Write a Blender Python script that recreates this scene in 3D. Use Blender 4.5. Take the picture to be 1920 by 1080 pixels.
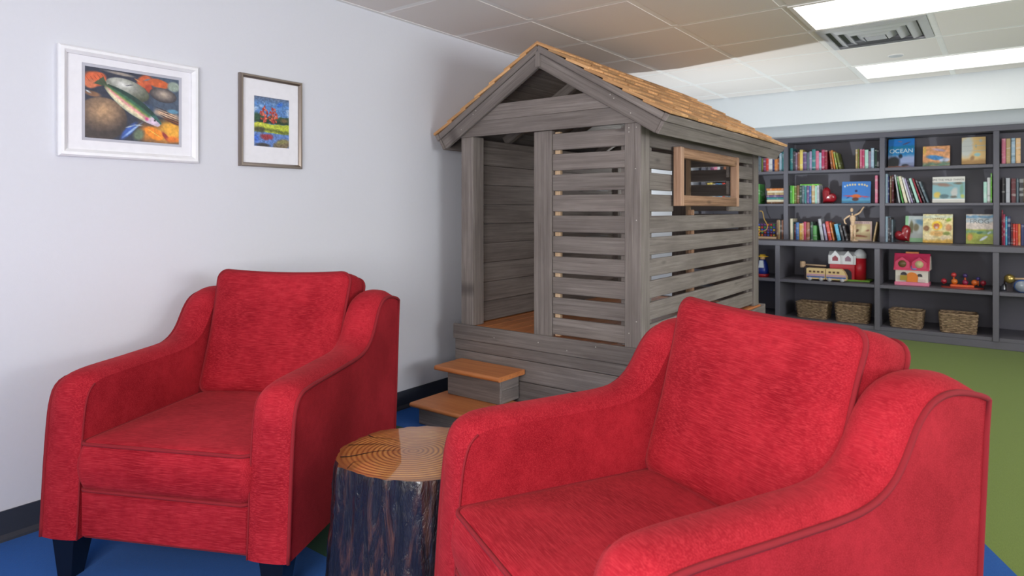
import bpy, bmesh, math, random
import numpy as np
from mathutils import Matrix, Vector
random.seed(7)
for o in list(bpy.data.objects): bpy.data.objects.remove(o)
SC = bpy.context.scene
COL = SC.collection
R = math.radians

# ---------------------------------------------------------------- camera
F, HY, CAMX, CAMZ = 1225.0, 393.0, 2.754, 1.137
SN, CS = 0.6027, 0.798
cam_d = bpy.data.cameras.new('camera')
cam = bpy.data.objects.new('camera', cam_d); COL.objects.link(cam)
cam.location = (CAMX, 0, CAMZ)
cam.rotation_euler = (R(90), 0, math.atan2(SN, CS))
cam_d.sensor_width = 36; cam_d.lens = F / 1920 * 36
cam_d.shift_y = -(540 - HY) / 1920
cam_d.clip_start = 0.05
cam_d.dof.use_dof = True; cam_d.dof.focus_distance = 2.3; cam_d.dof.aperture_fstop = 5.0
SC.camera = cam

# ---------------------------------------------------------------- light and exposure
w = bpy.data.worlds.new('world'); SC.world = w; w.use_nodes = True
w.node_tree.nodes['Background'].inputs[0].default_value = (.75, .85, 1, 1)
w.node_tree.nodes['Background'].inputs[1].default_value = 0.6
SC.view_settings.view_transform = 'Standard'; SC.view_settings.look = 'None'
SC.view_settings.gamma = 1; SC.view_settings.use_curve_mapping = False
SC.view_settings.exposure = 0.15
def light(name, kind, loc, power, color=(1, 1, 1), look=None, **kw):
    d = bpy.data.lights.new(name, kind); d.energy = power; d.color = color
    for k, v in kw.items(): setattr(d, k, v)
    o = bpy.data.objects.new(name, d); COL.objects.link(o); o.location = loc
    if look: o.rotation_euler = (Vector(look) - Vector(loc)).to_track_quat('-Z', 'Y').to_euler()
    return o
# area fill lights added at invented windows behind the camera and at right
light('fill_behind_camera', 'AREA', (2.5, -.86, 1.22), 74, (1, .985, .965), look=(2.5, 3, 1.22), shape='RECTANGLE', size=2.0, size_y=1.0)
light('fill_right', 'AREA', (6.40, 2.6, 1.30), 130, (.96, .98, 1), look=(2.2, 2.4, 3.0), shape='RECTANGLE', size=3.4, size_y=1.3)  # added fill, tilted up to brighten the ceiling
# the lamp standing behind the playhouse whose light throws the roof's shadow on the ceiling
light('lamp_behind_playhouse', 'SPOT', (1.0, 5.26, .60), 70, (.90, .975, 1), look=(1.25, 5.6, 2.2), shadow_soft_size=0.05, spot_size=R(165), spot_blend=.6)

# ---------------------------------------------------------------- helpers
def un(px, py, axis, val):
    r = (px - 960) / F
    d = (r * CS - SN, r * SN + CS, -(py - HY) / F); o = (CAMX, 0, CAMZ)
    t = (val - o[axis]) / d[axis]
    return Vector([o[i] + t * d[i] for i in range(3)])

class MB:
    def __init__(s): s.v = []; s.f = []; s.m = []; s.sm = []
    def add(s, vs, fs, mi=0, smooth=False, M=None):
        b = len(s.v)
        for p in vs: s.v.append(tuple(M @ Vector(p)) if M is not None else tuple(p))
        for q in fs: s.f.append([b + i for i in q]); s.m.append(mi); s.sm.append(smooth)
        return s
    def box(s, x0, x1, y0, y1, z0, z1, mi=0, M=None):
        vs = [(x, y, z) for x in (x0, x1) for y in (y0, y1) for z in (z0, z1)]
        return s.add(vs, [(0, 1, 3, 2), (4, 6, 7, 5), (0, 4, 5, 1), (2, 3, 7, 6), (0, 2, 6, 4), (1, 5, 7, 3)], mi, False, M)
    def cbox(s, x0, x1, y0, y1, z0, z1, c=.003, mi=0, M=None):
        """box with chamfered edges"""
        cx, cy, cz = [(a + b) / 2 for a, b in ((x0, x1), (y0, y1), (z0, z1))]
        h = [(b - a) / 2 for a, b in ((x0, x1), (y0, y1), (z0, z1))]
        c = min(c, .45 * min(h)); vs = []; idx = {}
        for sx in (-1, 1):
            for sy in (-1, 1):
                for sz in (-1, 1):
                    for a in range(3):
                        p = [h[0] - c, h[1] - c, h[2] - c]; p[a] = h[a]
                        idx[(sx, sy, sz, a)] = len(vs); vs.append((cx + sx * p[0], cy + sy * p[1], cz + sz * p[2]))
        fs = []
        def K(t, a): return idx[(t[0], t[1], t[2], a)]
        for a in range(3):
            b, d = (a + 1) % 3, (a + 2) % 3
            for sg in (-1, 1):
                q = []
                for sb, sd in ((-1, -1), (1, -1), (1, 1), (-1, 1)):
                    t = [0, 0, 0]; t[a] = sg; t[b] = sb; t[d] = sd; q.append(K(t, a))
                fs.append(q if sg > 0 else q[::-1])
            for sb in (-1, 1):
                for sd in (-1, 1):
                    t0 = [0, 0, 0]; t0[a] = -1; t0[b] = sb; t0[d] = sd
                    t1 = list(t0); t1[a] = 1
                    q = [K(t0, b), K(t1, b), K(t1, d), K(t0, d)]
                    fs.append(q if sb * sd < 0 else q[::-1])
        for sx in (-1, 1):
            for sy in (-1, 1):
                for sz in (-1, 1):
                    q = [K((sx, sy, sz), 0), K((sx, sy, sz), 1), K((sx, sy, sz), 2)]
                    fs.append(q if sx * sy * sz > 0 else q[::-1])
        return s.add(vs, fs, mi, False, M)
    def prism(s, poly, a0, a1, axis=1, mi=0, M=None):
        """poly of 2-D points extruded along axis; the two others in x,y,z order"""
        n = len(poly); vs = []
        for a in (a0, a1):
            for p in poly:
                q = list(p); q.insert(axis, a); vs.append(q)
        fs = [list(range(n)), list(range(2 * n - 1, n - 1, -1))] + [(i, (i + 1) % n, n + (i + 1) % n, n + i)[::-1] for i in range(n)]
        return s.add(vs, fs, mi, False, M)
    def tube(s, pts, r, n=6, closed=False, mi=0, M=None):
        pts = [Vector(p) for p in pts]; N = len(pts); rr = r if hasattr(r, '__len__') else [r] * N
        vs = []; fs = []; up = None
        for i, p in enumerate(pts):
            a = pts[i - 1] if (i or closed) else p; b = pts[(i + 1) % N] if (i < N - 1 or closed) else p
            t = (b - a).normalized()
            if up is None: up = Vector((0, 0, 1)) if abs(t.z) < .9 else Vector((1, 0, 0))
            u = (up - t * up.dot(t)).normalized(); up = u; v = t.cross(u)
            for k in range(n):
                an = 2 * math.pi * k / n; vs.append(p + (u * math.cos(an) + v * math.sin(an)) * rr[i])
        for i in range(N if closed else N - 1):
            j = (i + 1) % N
            for k in range(n):
                l = (k + 1) % n; fs.append((i * n + k, i * n + l, j * n + l, j * n + k))
        if not closed: fs += [list(range(n))[::-1], [(N - 1) * n + k for k in range(n)]]
        return s.add(vs, fs, mi, True, M)
    def lathe(s, prof, n=20, mi=0, M=None, c=(0, 0)):
        vs = []; fs = []; N = len(prof)
        for r, z in prof:
            for k in range(n):
                a = 2 * math.pi * k / n; vs.append((c[0] + r * math.cos(a), c[1] + r * math.sin(a), z))
        for i in range(N - 1):
            for k in range(n):
                l = (k + 1) % n; fs.append((i * n + k, i * n + l, (i + 1) * n + l, (i + 1) * n + k))
        fs += [list(range(n))[::-1], [(N - 1) * n + k for k in range(n)]]
        return s.add(vs, fs, mi, True, M)
    def ball(s, c, r, n=12, sc=(1, 1, 1), mi=0, M=None):
        pr = [(max(1e-4, math.sin(math.pi * i / 8)) * r, -math.cos(math.pi * i / 8) * r) for i in range(9)]
        T = Matrix.Translation(c) @ Matrix.Diagonal((*sc, 1))
        return s.lathe(pr, n, mi, (M @ T) if M is not None else T)
    def mesh(s, name, mats):
        me = bpy.data.meshes.new(name); me.from_pydata(s.v, [], s.f)
        for m in (mats if isinstance(mats, (list, tuple)) else [mats]): me.materials.append(m)
        me.polygons.foreach_set('material_index', s.m); me.polygons.foreach_set('use_smooth', s.sm)
        me.update(); return me
    def build(s, name, mats, parent=None, M=None):
        return link(name, s.mesh(name, mats), parent, M)

def link(name, me, parent=None, M=None):
    o = bpy.data.objects.new(name, me); COL.objects.link(o)
    if M is not None: o.matrix_basis = M
    if parent is not None: o.parent = parent
    return o
def tag(o, label, cat, group=None):
    o['label'] = label; o['category'] = cat
    if group: o['group'] = group
    return o
def thing(name, loc, rz=0, label=None, cat=None, group=None):
    o = link(name, None); o.location = loc; o.rotation_euler = (0, 0, rz); o.empty_display_size = .1
    return tag(o, label, cat, group) if label else o
def struct(o): o['kind'] = 'structure'; return o
def AX(o, x, y, z): # matrix from origin and axes
    return Matrix(((x[0], y[0], z[0], o[0]), (x[1], y[1], z[1], o[1]), (x[2], y[2], z[2], o[2]), (0, 0, 0, 1)))

# ---------------------------------------------------------------- materials
def srgb(r, g, b):
    f = lambda c: (c / 255 / 12.92) if c <= 10 else ((c / 255 + .055) / 1.055) ** 2.4
    return (f(r), f(g), f(b), 1)
class NT:
    def __init__(s, name):
        s.mat = bpy.data.materials.new(name); s.mat.use_nodes = True; s.t = s.mat.node_tree
        s.b = s.t.nodes['Principled BSDF']
    def n(s, typ, ins=None, **kw):
        x = s.t.nodes.new('ShaderNode' + typ)
        for k, v in kw.items(): setattr(x, k, v)
        for k, v in (ins or {}).items():
            if hasattr(v, 'node'): s.t.links.new(v, x.inputs[k])
            else: x.inputs[k].default_value = v
        return x
    def set(s, **kw):
        for k, v in kw.items():
            k = k.replace('_', ' ')
            if hasattr(v, 'node'): s.t.links.new(v, s.b.inputs[k])
            else: s.b.inputs[k].default_value = v
        return s
    def ramp(s, fac, stops):
        x = s.n('ValToRGB', {'Fac': fac}); e = x.color_ramp.elements
        while len(e) < len(stops): e.new(.5)
        for i, (p, c) in enumerate(stops): e[i].position = p; e[i].color = c
        return x.outputs['Color']
    def noise(s, scale, vec=None, sv=(1, 1, 1), detail=4, rough=.6, dist=0):
        if vec is None: vec = s.n('TexCoord').outputs['Object']
        m = s.n('Mapping', {'Vector': vec, 'Scale': sv})
        return s.n('TexNoise', {'Vector': m.outputs[0], 'Scale': scale, 'Detail': detail, 'Roughness': rough, 'Distortion': dist}).outputs['Fac']
    def mix(s, fac, a, b, mode='MIX'):
        x = s.n('Mix', data_type='RGBA', blend_type=mode)
        for i, v in ((0, fac), (6, a), (7, b)):
            if hasattr(v, 'node'): s.t.links.new(v, x.inputs[i])
            else: x.inputs[i].default_value = v
        return x.outputs[2]
    def bump(s, h, st=.2, d=.01):
        s.set(Normal=s.n('Bump', {'Height': h, 'Strength': st, 'Distance': d}).outputs[0]); return s
_pm = {}
def plain(rgb, rough=.6, metal=0, name=None, coat=0):
    k = (tuple(rgb), rough, metal, coat)
    if k not in _pm:
        t = NT(name or 'paint'); nz = t.noise(30, detail=2)
        c = srgb(*rgb); d = tuple(v * .9 for v in c[:3]) + (1,)
        t.set(Base_Color=t.mix(nz, d, c), Roughness=rough, Metallic=metal, Coat_Weight=coat); _pm[k] = t.mat
    return _pm[k]

def wood_mat(name, cols, grain=1.0, rough=.7, knots=True, vary=.25, coat=0.0):
    """boards are modelled with their length along local x"""
    t = NT(name); tc = t.n('TexCoord').outputs['Object']; oi = t.n('ObjectInfo').outputs['Random']
    off = t.n('CombineXYZ', {'X': t.n('Math', {0: oi, 1: 37.0}, operation='MULTIPLY').outputs[0], 'Y': t.n('Math', {0: oi, 1: 11.0}, operation='MULTIPLY').outputs[0], 'Z': oi}).outputs[0]
    v = t.n('VectorMath', {0: tc, 1: off}, operation='ADD').outputs[0]
    g = t.noise(1, v, (2.2 * grain, 75 * grain, 75 * grain), 5, .6, .6)
    gf = t.noise(1, v, (5, 320, 320), 3, .6)
    g2 = t.noise(2.2, v, (.8, 2.2, 2.2), 4, .6)
    c = t.ramp(g, [(.22, srgb(*cols[0])), (.5, srgb(*cols[1])), (.78, srgb(*cols[2]))])
    c = t.mix(t.ramp(gf, [(.42, (0, 0, 0, 1)), (.7, (.4, .4, .4, 1))]), c, srgb(*cols[0]))
    c = t.mix(t.ramp(g2, [(.42, (0, 0, 0, 1)), (.72, (.6, .6, .6, 1))]), c, srgb(*cols[0]))
    if knots:
        m = t.n('Mapping', {'Vector': v, 'Scale': (2.2, 8, .4)})
        vo = t.n('TexVoronoi', {'Vector': m.outputs[0], 'Scale': 1.0}).outputs['Distance']
        c = t.mix(t.ramp(vo, [(.03, (.7, .7, .7, 1)), (.11, (0, 0, 0, 1))]), c, tuple(x * .5 for x in srgb(*cols[0])[:3]) + (1,))
    br = t.n('Math', {0: oi, 1: vary, 2: 1 - vary / 2}, operation='MULTIPLY_ADD').outputs[0]
    cc = t.n('HueSaturation', {'Color': c, 'Value': br}).outputs[0]
    t.set(Base_Color=cc, Roughness=rough, Coat_Weight=coat, Coat_Roughness=.2).bump(g, .25, .004)
    return t.mat
M_GREY = wood_mat('grey_stained_wood', [(94, 85, 81), (133, 124, 119), (154, 146, 141)])
M_CEDAR = wood_mat('orange_cedar', [(176, 96, 48), (208, 130, 72), (222, 150, 90)], rough=.45, vary=.12, coat=.15)
M_RAW = wood_mat('raw_wood', [(98, 70, 52), (160, 122, 94), (204, 164, 134)], vary=.2)
M_RAW2 = wood_mat('raw_pink_wood', [(150, 112, 88), (198, 158, 132), (224, 190, 166)], vary=.1)
M_PALE = wood_mat('pale_raw_wood', [(196, 160, 124), (222, 192, 158), (234, 208, 178)], knots=False)
M_SHING = wood_mat('cedar_shingle', [(160, 114, 74), (206, 158, 108), (228, 188, 140)], knots=False, vary=.7, rough=.8)
M_DARKGAP = plain((38, 30, 28), .9)

def wall_mat(name, rgb, rough=.75):
    t = NT(name); nz = t.noise(60, detail=3)
    c = srgb(*rgb); t.set(Base_Color=t.mix(nz, tuple(v * .97 for v in c[:3]) + (1,), c), Roughness=rough, Specular_IOR_Level=.3).bump(t.noise(220, detail=2), .08, .002)
    return t.mat
M_WALL = wall_mat('wall_paint', (214, 215, 222))
M_SOFF = wall_mat('soffit_paint', (212, 216, 220))
M_TILE = wall_mat('ceiling_tile', (232, 225, 221), .9)
M_GRID = plain((244, 242, 240), .5)
M_CASE = wall_mat('bookcase_paint', (106, 104, 113), .5)
M_BASE = plain((52, 56, 66), .45)

def red_mat():
    t = NT('red_chenille'); tc = t.n('TexCoord').outputs['Object']
    thr = t.noise(1.0, tc, (22, 520, 520), 3, .6); pat = t.noise(4.5, tc, detail=5, rough=.62); pat2 = t.noise(55, tc, detail=4, rough=.65)
    c = t.mix(t.ramp(pat, [(.36, (0, 0, 0, 1)), (.66, (1, 1, 1, 1))]), srgb(132, 14, 28), srgb(168, 33, 46))
    c = t.mix(t.ramp(pat2, [(.42, (0, 0, 0, 1)), (.68, (.4, .4, .4, 1))]), c, srgb(126, 11, 25))
    c = t.mix(t.ramp(thr, [(.46, (0, 0, 0, 1)), (.68, (.5, .5, .5, 1))]), c, srgb(200, 60, 68))
    t.set(Base_Color=c, Roughness=.85, Specular_IOR_Level=.12, Sheen_Weight=.12, Sheen_Roughness=.5, Sheen_Tint=srgb(255, 130, 130)).bump(thr, .15, .0012)
    return t.mat
M_RED = red_mat()
M_PIPE = plain((134, 14, 28), .9, name='red_piping')

def carpet_mat():
    t = NT('carpet'); tc = t.n('TexCoord').outputs['Object']
    sep = t.n('SeparateXYZ', {0: tc}); X, Y = sep.outputs[0], sep.outputs[1]
    def m(op, a, b): return t.n('Math', {0: a, 1: b}, operation=op).outputs[0]
    # olive field lies right of the slanting line through (2.672,2.80) and (2.784,2.563)
    olive = m('MAXIMUM', m('GREATER_THAN', m('ADD', X, m('MULTIPLY', Y, .4766)), 4.006), m('MULTIPLY', m('GREATER_THAN', Y, 2.85), m('GREATER_THAN', X, 1.7)))
    dark = m('MULTIPLY', m('GREATER_THAN', Y, 1.34), m('LESS_THAN', Y, 2.38))
    nz = t.noise(420, tc, detail=2); rib = t.noise(1, tc, (340, 60, 1), 2)
    c = t.mix(dark, srgb(4, 84, 164), srgb(16, 70, 46))
    c = t.mix(olive, c, srgb(116, 136, 58))
    k = t.n('Math', {0: nz, 1: rib}, operation='MULTIPLY').outputs[0]
    c = t.mix(t.ramp(k, [(.12, (.45, .45, .45, 1)), (.4, (0, 0, 0, 1))]), c, t.mix(.5, c, (.02, .02, .02, 1)))
    t.set(Base_Color=c, Roughness=.95, Specular_IOR_Level=.1, Sheen_Weight=.1).bump(k, .4, .004)
    return t.mat

def attr_mat(name, rough=.5, coat=0):
    t = NT(name); a = t.n('Attribute', attribute_name='Col'); t.set(Base_Color=a.outputs['Color'], Roughness=rough, Coat_Weight=coat)
    return t.mat
M_ART = attr_mat('printed_art'); M_COVER = attr_mat('printed_cover', .35, .3)
def emis(name, rgb, st):
    t = NT(name); c = srgb(*rgb); t.set(Base_Color=c, Emission_Color=c, Emission_Strength=st, Roughness=.4); return t.mat

# ================================================================ the room
RX, Y0, YS, YB, ZC = 6.5, -.9, 6.31, 7.2, 2.217
fl = struct(MB().box(-.1, RX + .1, Y0 - .1, YB + .1, -.1, 0).build('floor', carpet_mat()))
struct(MB().box(-.12, 0, Y0 - .12, YB + .12, 0, 2.36).build('wall_left', M_WALL))
struct(MB().box(0, RX, YB, YB + .12, 0, 2.36).build('wall_back', M_WALL))
struct(MB().box(0, RX, YS, YS + .05, 1.909, 2.36).box(0, RX, YS + .05, 6.93, 2.26, 2.36).build('trim_1', M_SOFF))
struct(MB().box(0, RX, 6.93, YB, 1.856, 2.36).build('trim_2', M_SOFF))
def wall_with_window(name, fixed, along, w0, w1, z0, z1, a0, a1):
    mb = MB()
    for p, q, r, s in ((a0, w0, 0, 2.36), (w1, a1, 0, 2.36), (w0, w1, 0, z0), (w0, w1, z1, 2.36)):
        if along == 0: mb.box(p, q, fixed[0], fixed[1], r, s)
        else: mb.box(fixed[0], fixed[1], p, q, r, s)
    return struct(mb.build(name, M_WALL))
wall_with_window('wall_front', (Y0 - .12, Y0), 0, 1.3, 3.7, .65, 2.05, 0, RX)  # unseen wall, set close behind the camera to hold the added fill
wall_with_window('wall_right', (RX, RX + .12), 1, .8, 4.4, .65, 2.05, Y0 - .12, YB + .12)
M_GLASS = NT('window_glass').set(Base_Color=(.9, .95, 1, 1), Roughness=.02, Transmission_Weight=1.0).mat
for nm, al, fx, w0, w1 in (('added_window_1', 0, Y0 - .06, 1.3, 3.7), ('added_window_2', 1, RX + .06, .8, 4.4)):  # unseen windows, added to frame the two fill lights
    fr = MB(); 
    n = 4; st = (w1 - w0) / n
    def bx(mb, a, b, z0, z1, t):
        return mb.box(a, b, fx - t, fx + t, z0, z1) if al == 0 else mb.box(fx - t, fx + t, a, b, z0, z1)
    for i in range(n + 1): bx(fr, w0 + i * st - (.025 if i else 0), w0 + i * st + (.025 if i < n else 0), .65, 2.05, .03)
    bx(fr, w0, w1, .65, .70, .03); bx(fr, w0, w1, 2.0, 2.05, .03)
    wo = struct(fr.build(nm, plain((230, 230, 232), .4)))
    for i in range(n):
        bx(p := MB(), w0 + i * st + .025, w0 + (i + 1) * st - .025, .70, 2.0, .004); p.build('pane', M_GLASS, wo)
# cove base along the left wall
prof = [(0, 0), (.022, 0), (.02, .008), (.008, .02), (.006, .1), (0, .1)]
struct(MB().prism(prof, Y0, YB, 1).build('baseboard_left', M_BASE))

# ceiling with lay-in tiles
TS = .607; GX0, GY0 = -.007, 3.65 - 10 * .607
ce = struct(MB().box(0, RX, Y0, YS, ZC + .022, ZC + .12).build('ceiling', plain((150, 146, 143), .9)))
gr = MB()
nx = int((RX - GX0) / TS) + 1; ny = int((YS - GY0) / TS) + 1
for i in range(nx + 1):
    x = GX0 + i * TS
    if x < RX: gr.box(max(0.001, x - .018), x + .018, Y0 + .001, YS - .001, ZC + .0022, ZC + .021)
for j in range(ny + 1):
    y = GY0 + j * TS
    if Y0 < y < YS: gr.box(.001, RX - .001, y - .018, y + .018, ZC + .001, ZC + .021)
gr.box(.001, .025, Y0 + .001, YS - .001, ZC - .002, ZC + .005)
gr.build('ceiling_grid', M_GRID, ce)
g = .0165
tile_me = MB().cbox(g, TS - g, g, TS - g, 0, .018, .010).mesh('ceiling_tile', M_TILE)
lights = [(3, 10, True), (3, 13, True)]
used = {(c + k, r) for c, r, v in lights for k in (0, 1)} | {(3, 11)}
for i in range(nx):
    for j in range(ny):
        if (i, j) in used: continue
        x, y = GX0 + i * TS, GY0 + j * TS
        if y + TS < Y0 + .05 or x + g > RX - .05: continue
        x1, y1, yy0 = min(x + TS, RX), min(y + TS, YS), max(y, Y0)
        if x1 - x > TS - .01 and y1 - yy0 > TS - .01 and x > 0 - .01:
            t = link('ceiling_tile', tile_me, ce); t.location = (x, y, ZC)
        else:
            MB().cbox(max(x, 0) + g, x1 - g, yy0 + g, y1 - g, 0, .018, .010).build('ceiling_tile', M_TILE, ce, Matrix.Translation((0, 0, ZC)))
M_LENS = emis('lit_diffuser', (255, 250, 240), 2.6)
labs = {0: 'lit fluorescent ceiling troffer nearest the camera, cut by the photo top edge', 1: 'lit fluorescent ceiling troffer close to the soffit above the bookcase'}
for q, (c, r, vis) in enumerate(lights):
    x, y = GX0 + c * TS, GY0 + r * TS
    t = thing('ceiling_light', (x + TS, y + TS / 2, ZC), 0, labs[q], 'ceiling light', 'fluorescent ceiling troffers')
    a, b = TS - .012, TS / 2 - .012
    fm = MB().box(-a, a, -b, -b + .022, -.004, .018).box(-a, a, b - .022, b, -.004, .018).box(-a, -a + .022, -b + .022, b - .022, -.004, .018).box(a - .022, a, -b + .022, b - .022, -.004, .018)
    fm.build('frame', M_GRID, t)
    # lens: two shallow troughs
    vs = []; N = 16
    for sx in (-1, 1):
        for k in range(N + 1):
            yy = -b + .023 + (2 * b - .046) * k / N
            vs.append((sx * (a - .023), yy, .002 - .006 * abs(math.sin(math.pi * 2 * k / N))))
    MB().add(vs, [(k, k + 1, N + 2 + k, N + 1 + k) for k in range(N)], 0, True).build('diffuser', M_LENS, t)
# air diffuser: concentric louvres
vx, vy = GX0 + 3.5 * TS, GY0 + 11.5 * TS
vt = thing('air_diffuser', (vx, vy, ZC), 0, 'square louvred metal air vent between the two ceiling lights', 'air vent')
M_VENT = plain((206, 207, 210), .35, .3)
MB().box(-.29, .29, -.29, .29, .012, .02).build('backing', plain((150, 152, 156), .6), vt)
for k, h in enumerate((.285, .225, .165, .105)):
    i = h - .042; z0, z1 = -.006 - .004 * (k % 2), .012
    sq = lambda e, z: [(-e, -e, z), (e, -e, z), (e, e, z), (-e, e, z)]
    MB().add(sq(h, z1 - .006 if k else -.003) + sq(i, -.012 - .004 * k) + sq(i - .004, -.010 - .004 * k) + sq(h - .006, z1), [(a, (a + 1) % 4, 4 * (l + 1) + (a + 1) % 4, 4 * (l + 1) + a) for l in range(3) for a in range(4)]).build('louvre', M_VENT, vt)
MB().box(-.055, .055, -.055, .055, -.024, -.018).build('centre_plate', M_VENT, vt)
sp = thing('sprinkler_cover', (2.142, 5.275, ZC), 0, 'small round flush sprinkler cover in a ceiling tile', 'sprinkler cover')
MB().lathe([(.045, 0.0), (.045, -.004), (.038, -.008), (.001, -.009)][::-1], 24).build('cover_plate', plain((196, 198, 202), .4), sp)
MB().lathe([(.052, .001), (.052, -.002), (.046, -.003)][::-1], 24).build('escutcheon', M_GRID, sp)

# ================================================================ framed pictures on the left wall
def vnoise(u, v, s, seed=0):
    rs = np.random.RandomState(seed); G = rs.rand(64, 64); x, y = u * s, v * s
    xi, yi = np.floor(x).astype(int), np.floor(y).astype(int); a, b = x - xi, y - yi; a = a * a * (3 - 2 * a); b = b * b * (3 - 2 * b)
    g = lambda i, j: G[i % 64, j % 64]
    return (g(xi, yi) * (1 - a) + g(xi + 1, yi) * a) * (1 - b) + (g(xi, yi + 1) * (1 - a) + g(xi + 1, yi + 1) * a) * b
def fbm(u, v, s, seed=0): return .55 * vnoise(u, v, s, seed) + .3 * vnoise(u, v, 2 * s, seed + 1) + .15 * vnoise(u, v, 4 * s, seed + 2)
class Paint:
    """colour as a function of u (right) and v (down), both 0..1"""
    def __init__(s, nu, nv, bg):
        s.nu, s.nv = nu, nv; s.u, s.v = np.meshgrid(np.linspace(0, 1, nu), np.linspace(0, 1, nv)); s.c = np.zeros((nv, nu, 3)) + np.array(bg)
    def lay(s, mask, col):
        col = np.array(col, float) if not isinstance(col, np.ndarray) else col
        s.c = s.c * (1 - mask[..., None]) + col * mask[..., None]; return s
    def r(s, cx, cy, rx, ry, a=0):
        a = R(a); du, dv = s.u - cx, s.v - cy; x = du * math.cos(a) + dv * math.sin(a); y = -du * math.sin(a) + dv * math.cos(a)
        return np.sqrt((x / rx) ** 2 + (y / ry) ** 2), x / rx, y / ry
    def ell(s, cx, cy, rx, ry, a, col, soft=.12, wob=0):
        d = s.r(cx, cy, rx, ry, a)[0] + wob * (fbm(s.u, s.v, 7, int(cx * 99)) - .5)
        return s.lay(np.clip((1 - d) / soft, 0, 1), col)
    def band(s, v0, v1, col, soft=.02, wob=0):
        k = s.v + wob * (fbm(s.u, s.v, 6, int(v0 * 97)) - .5)
        return s.lay(np.clip((k - v0) / soft, 0, 1) * np.clip((v1 - k) / soft, 0, 1), col)
    def grain(s, amt, sc=30, seed=5):
        s.c = s.c * (1 + amt * (fbm(s.u, s.v * s.nv / s.nu, sc, seed)[..., None] - .5) * 2); return s
    def mesh(s, name, w, h, mat):
        """flat print in local x (right) and z (up), facing -y, lower left corner at the origin"""
        n = s.nu * s.nv; xs = (s.u * w).ravel(); zs = ((1 - s.v) * h).ravel()
        vs = np.stack([xs, np.zeros(n), zs], 1).tolist(); nu = s.nu
        fs = [(j * nu + i, (j + 1) * nu + i, (j + 1) * nu + i + 1, j * nu + i + 1) for j in range(s.nv - 1) for i in range(nu - 1)]
        me = bpy.data.meshes.new(name); me.from_pydata(vs, [], fs); me.materials.append(mat)
        at = me.color_attributes.new('Col', 'FLOAT_COLOR', 'POINT')
        c = np.clip(s.c, 0, 255) / 255; lin = np.where(c <= .04045, c / 12.92, ((c + .055) / 1.055) ** 2.4).reshape(n, 3)
        at.data.foreach_set('color', np.concatenate([lin, np.ones((n, 1))], 1).ravel().astype(np.float32)); me.update(); return me

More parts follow.
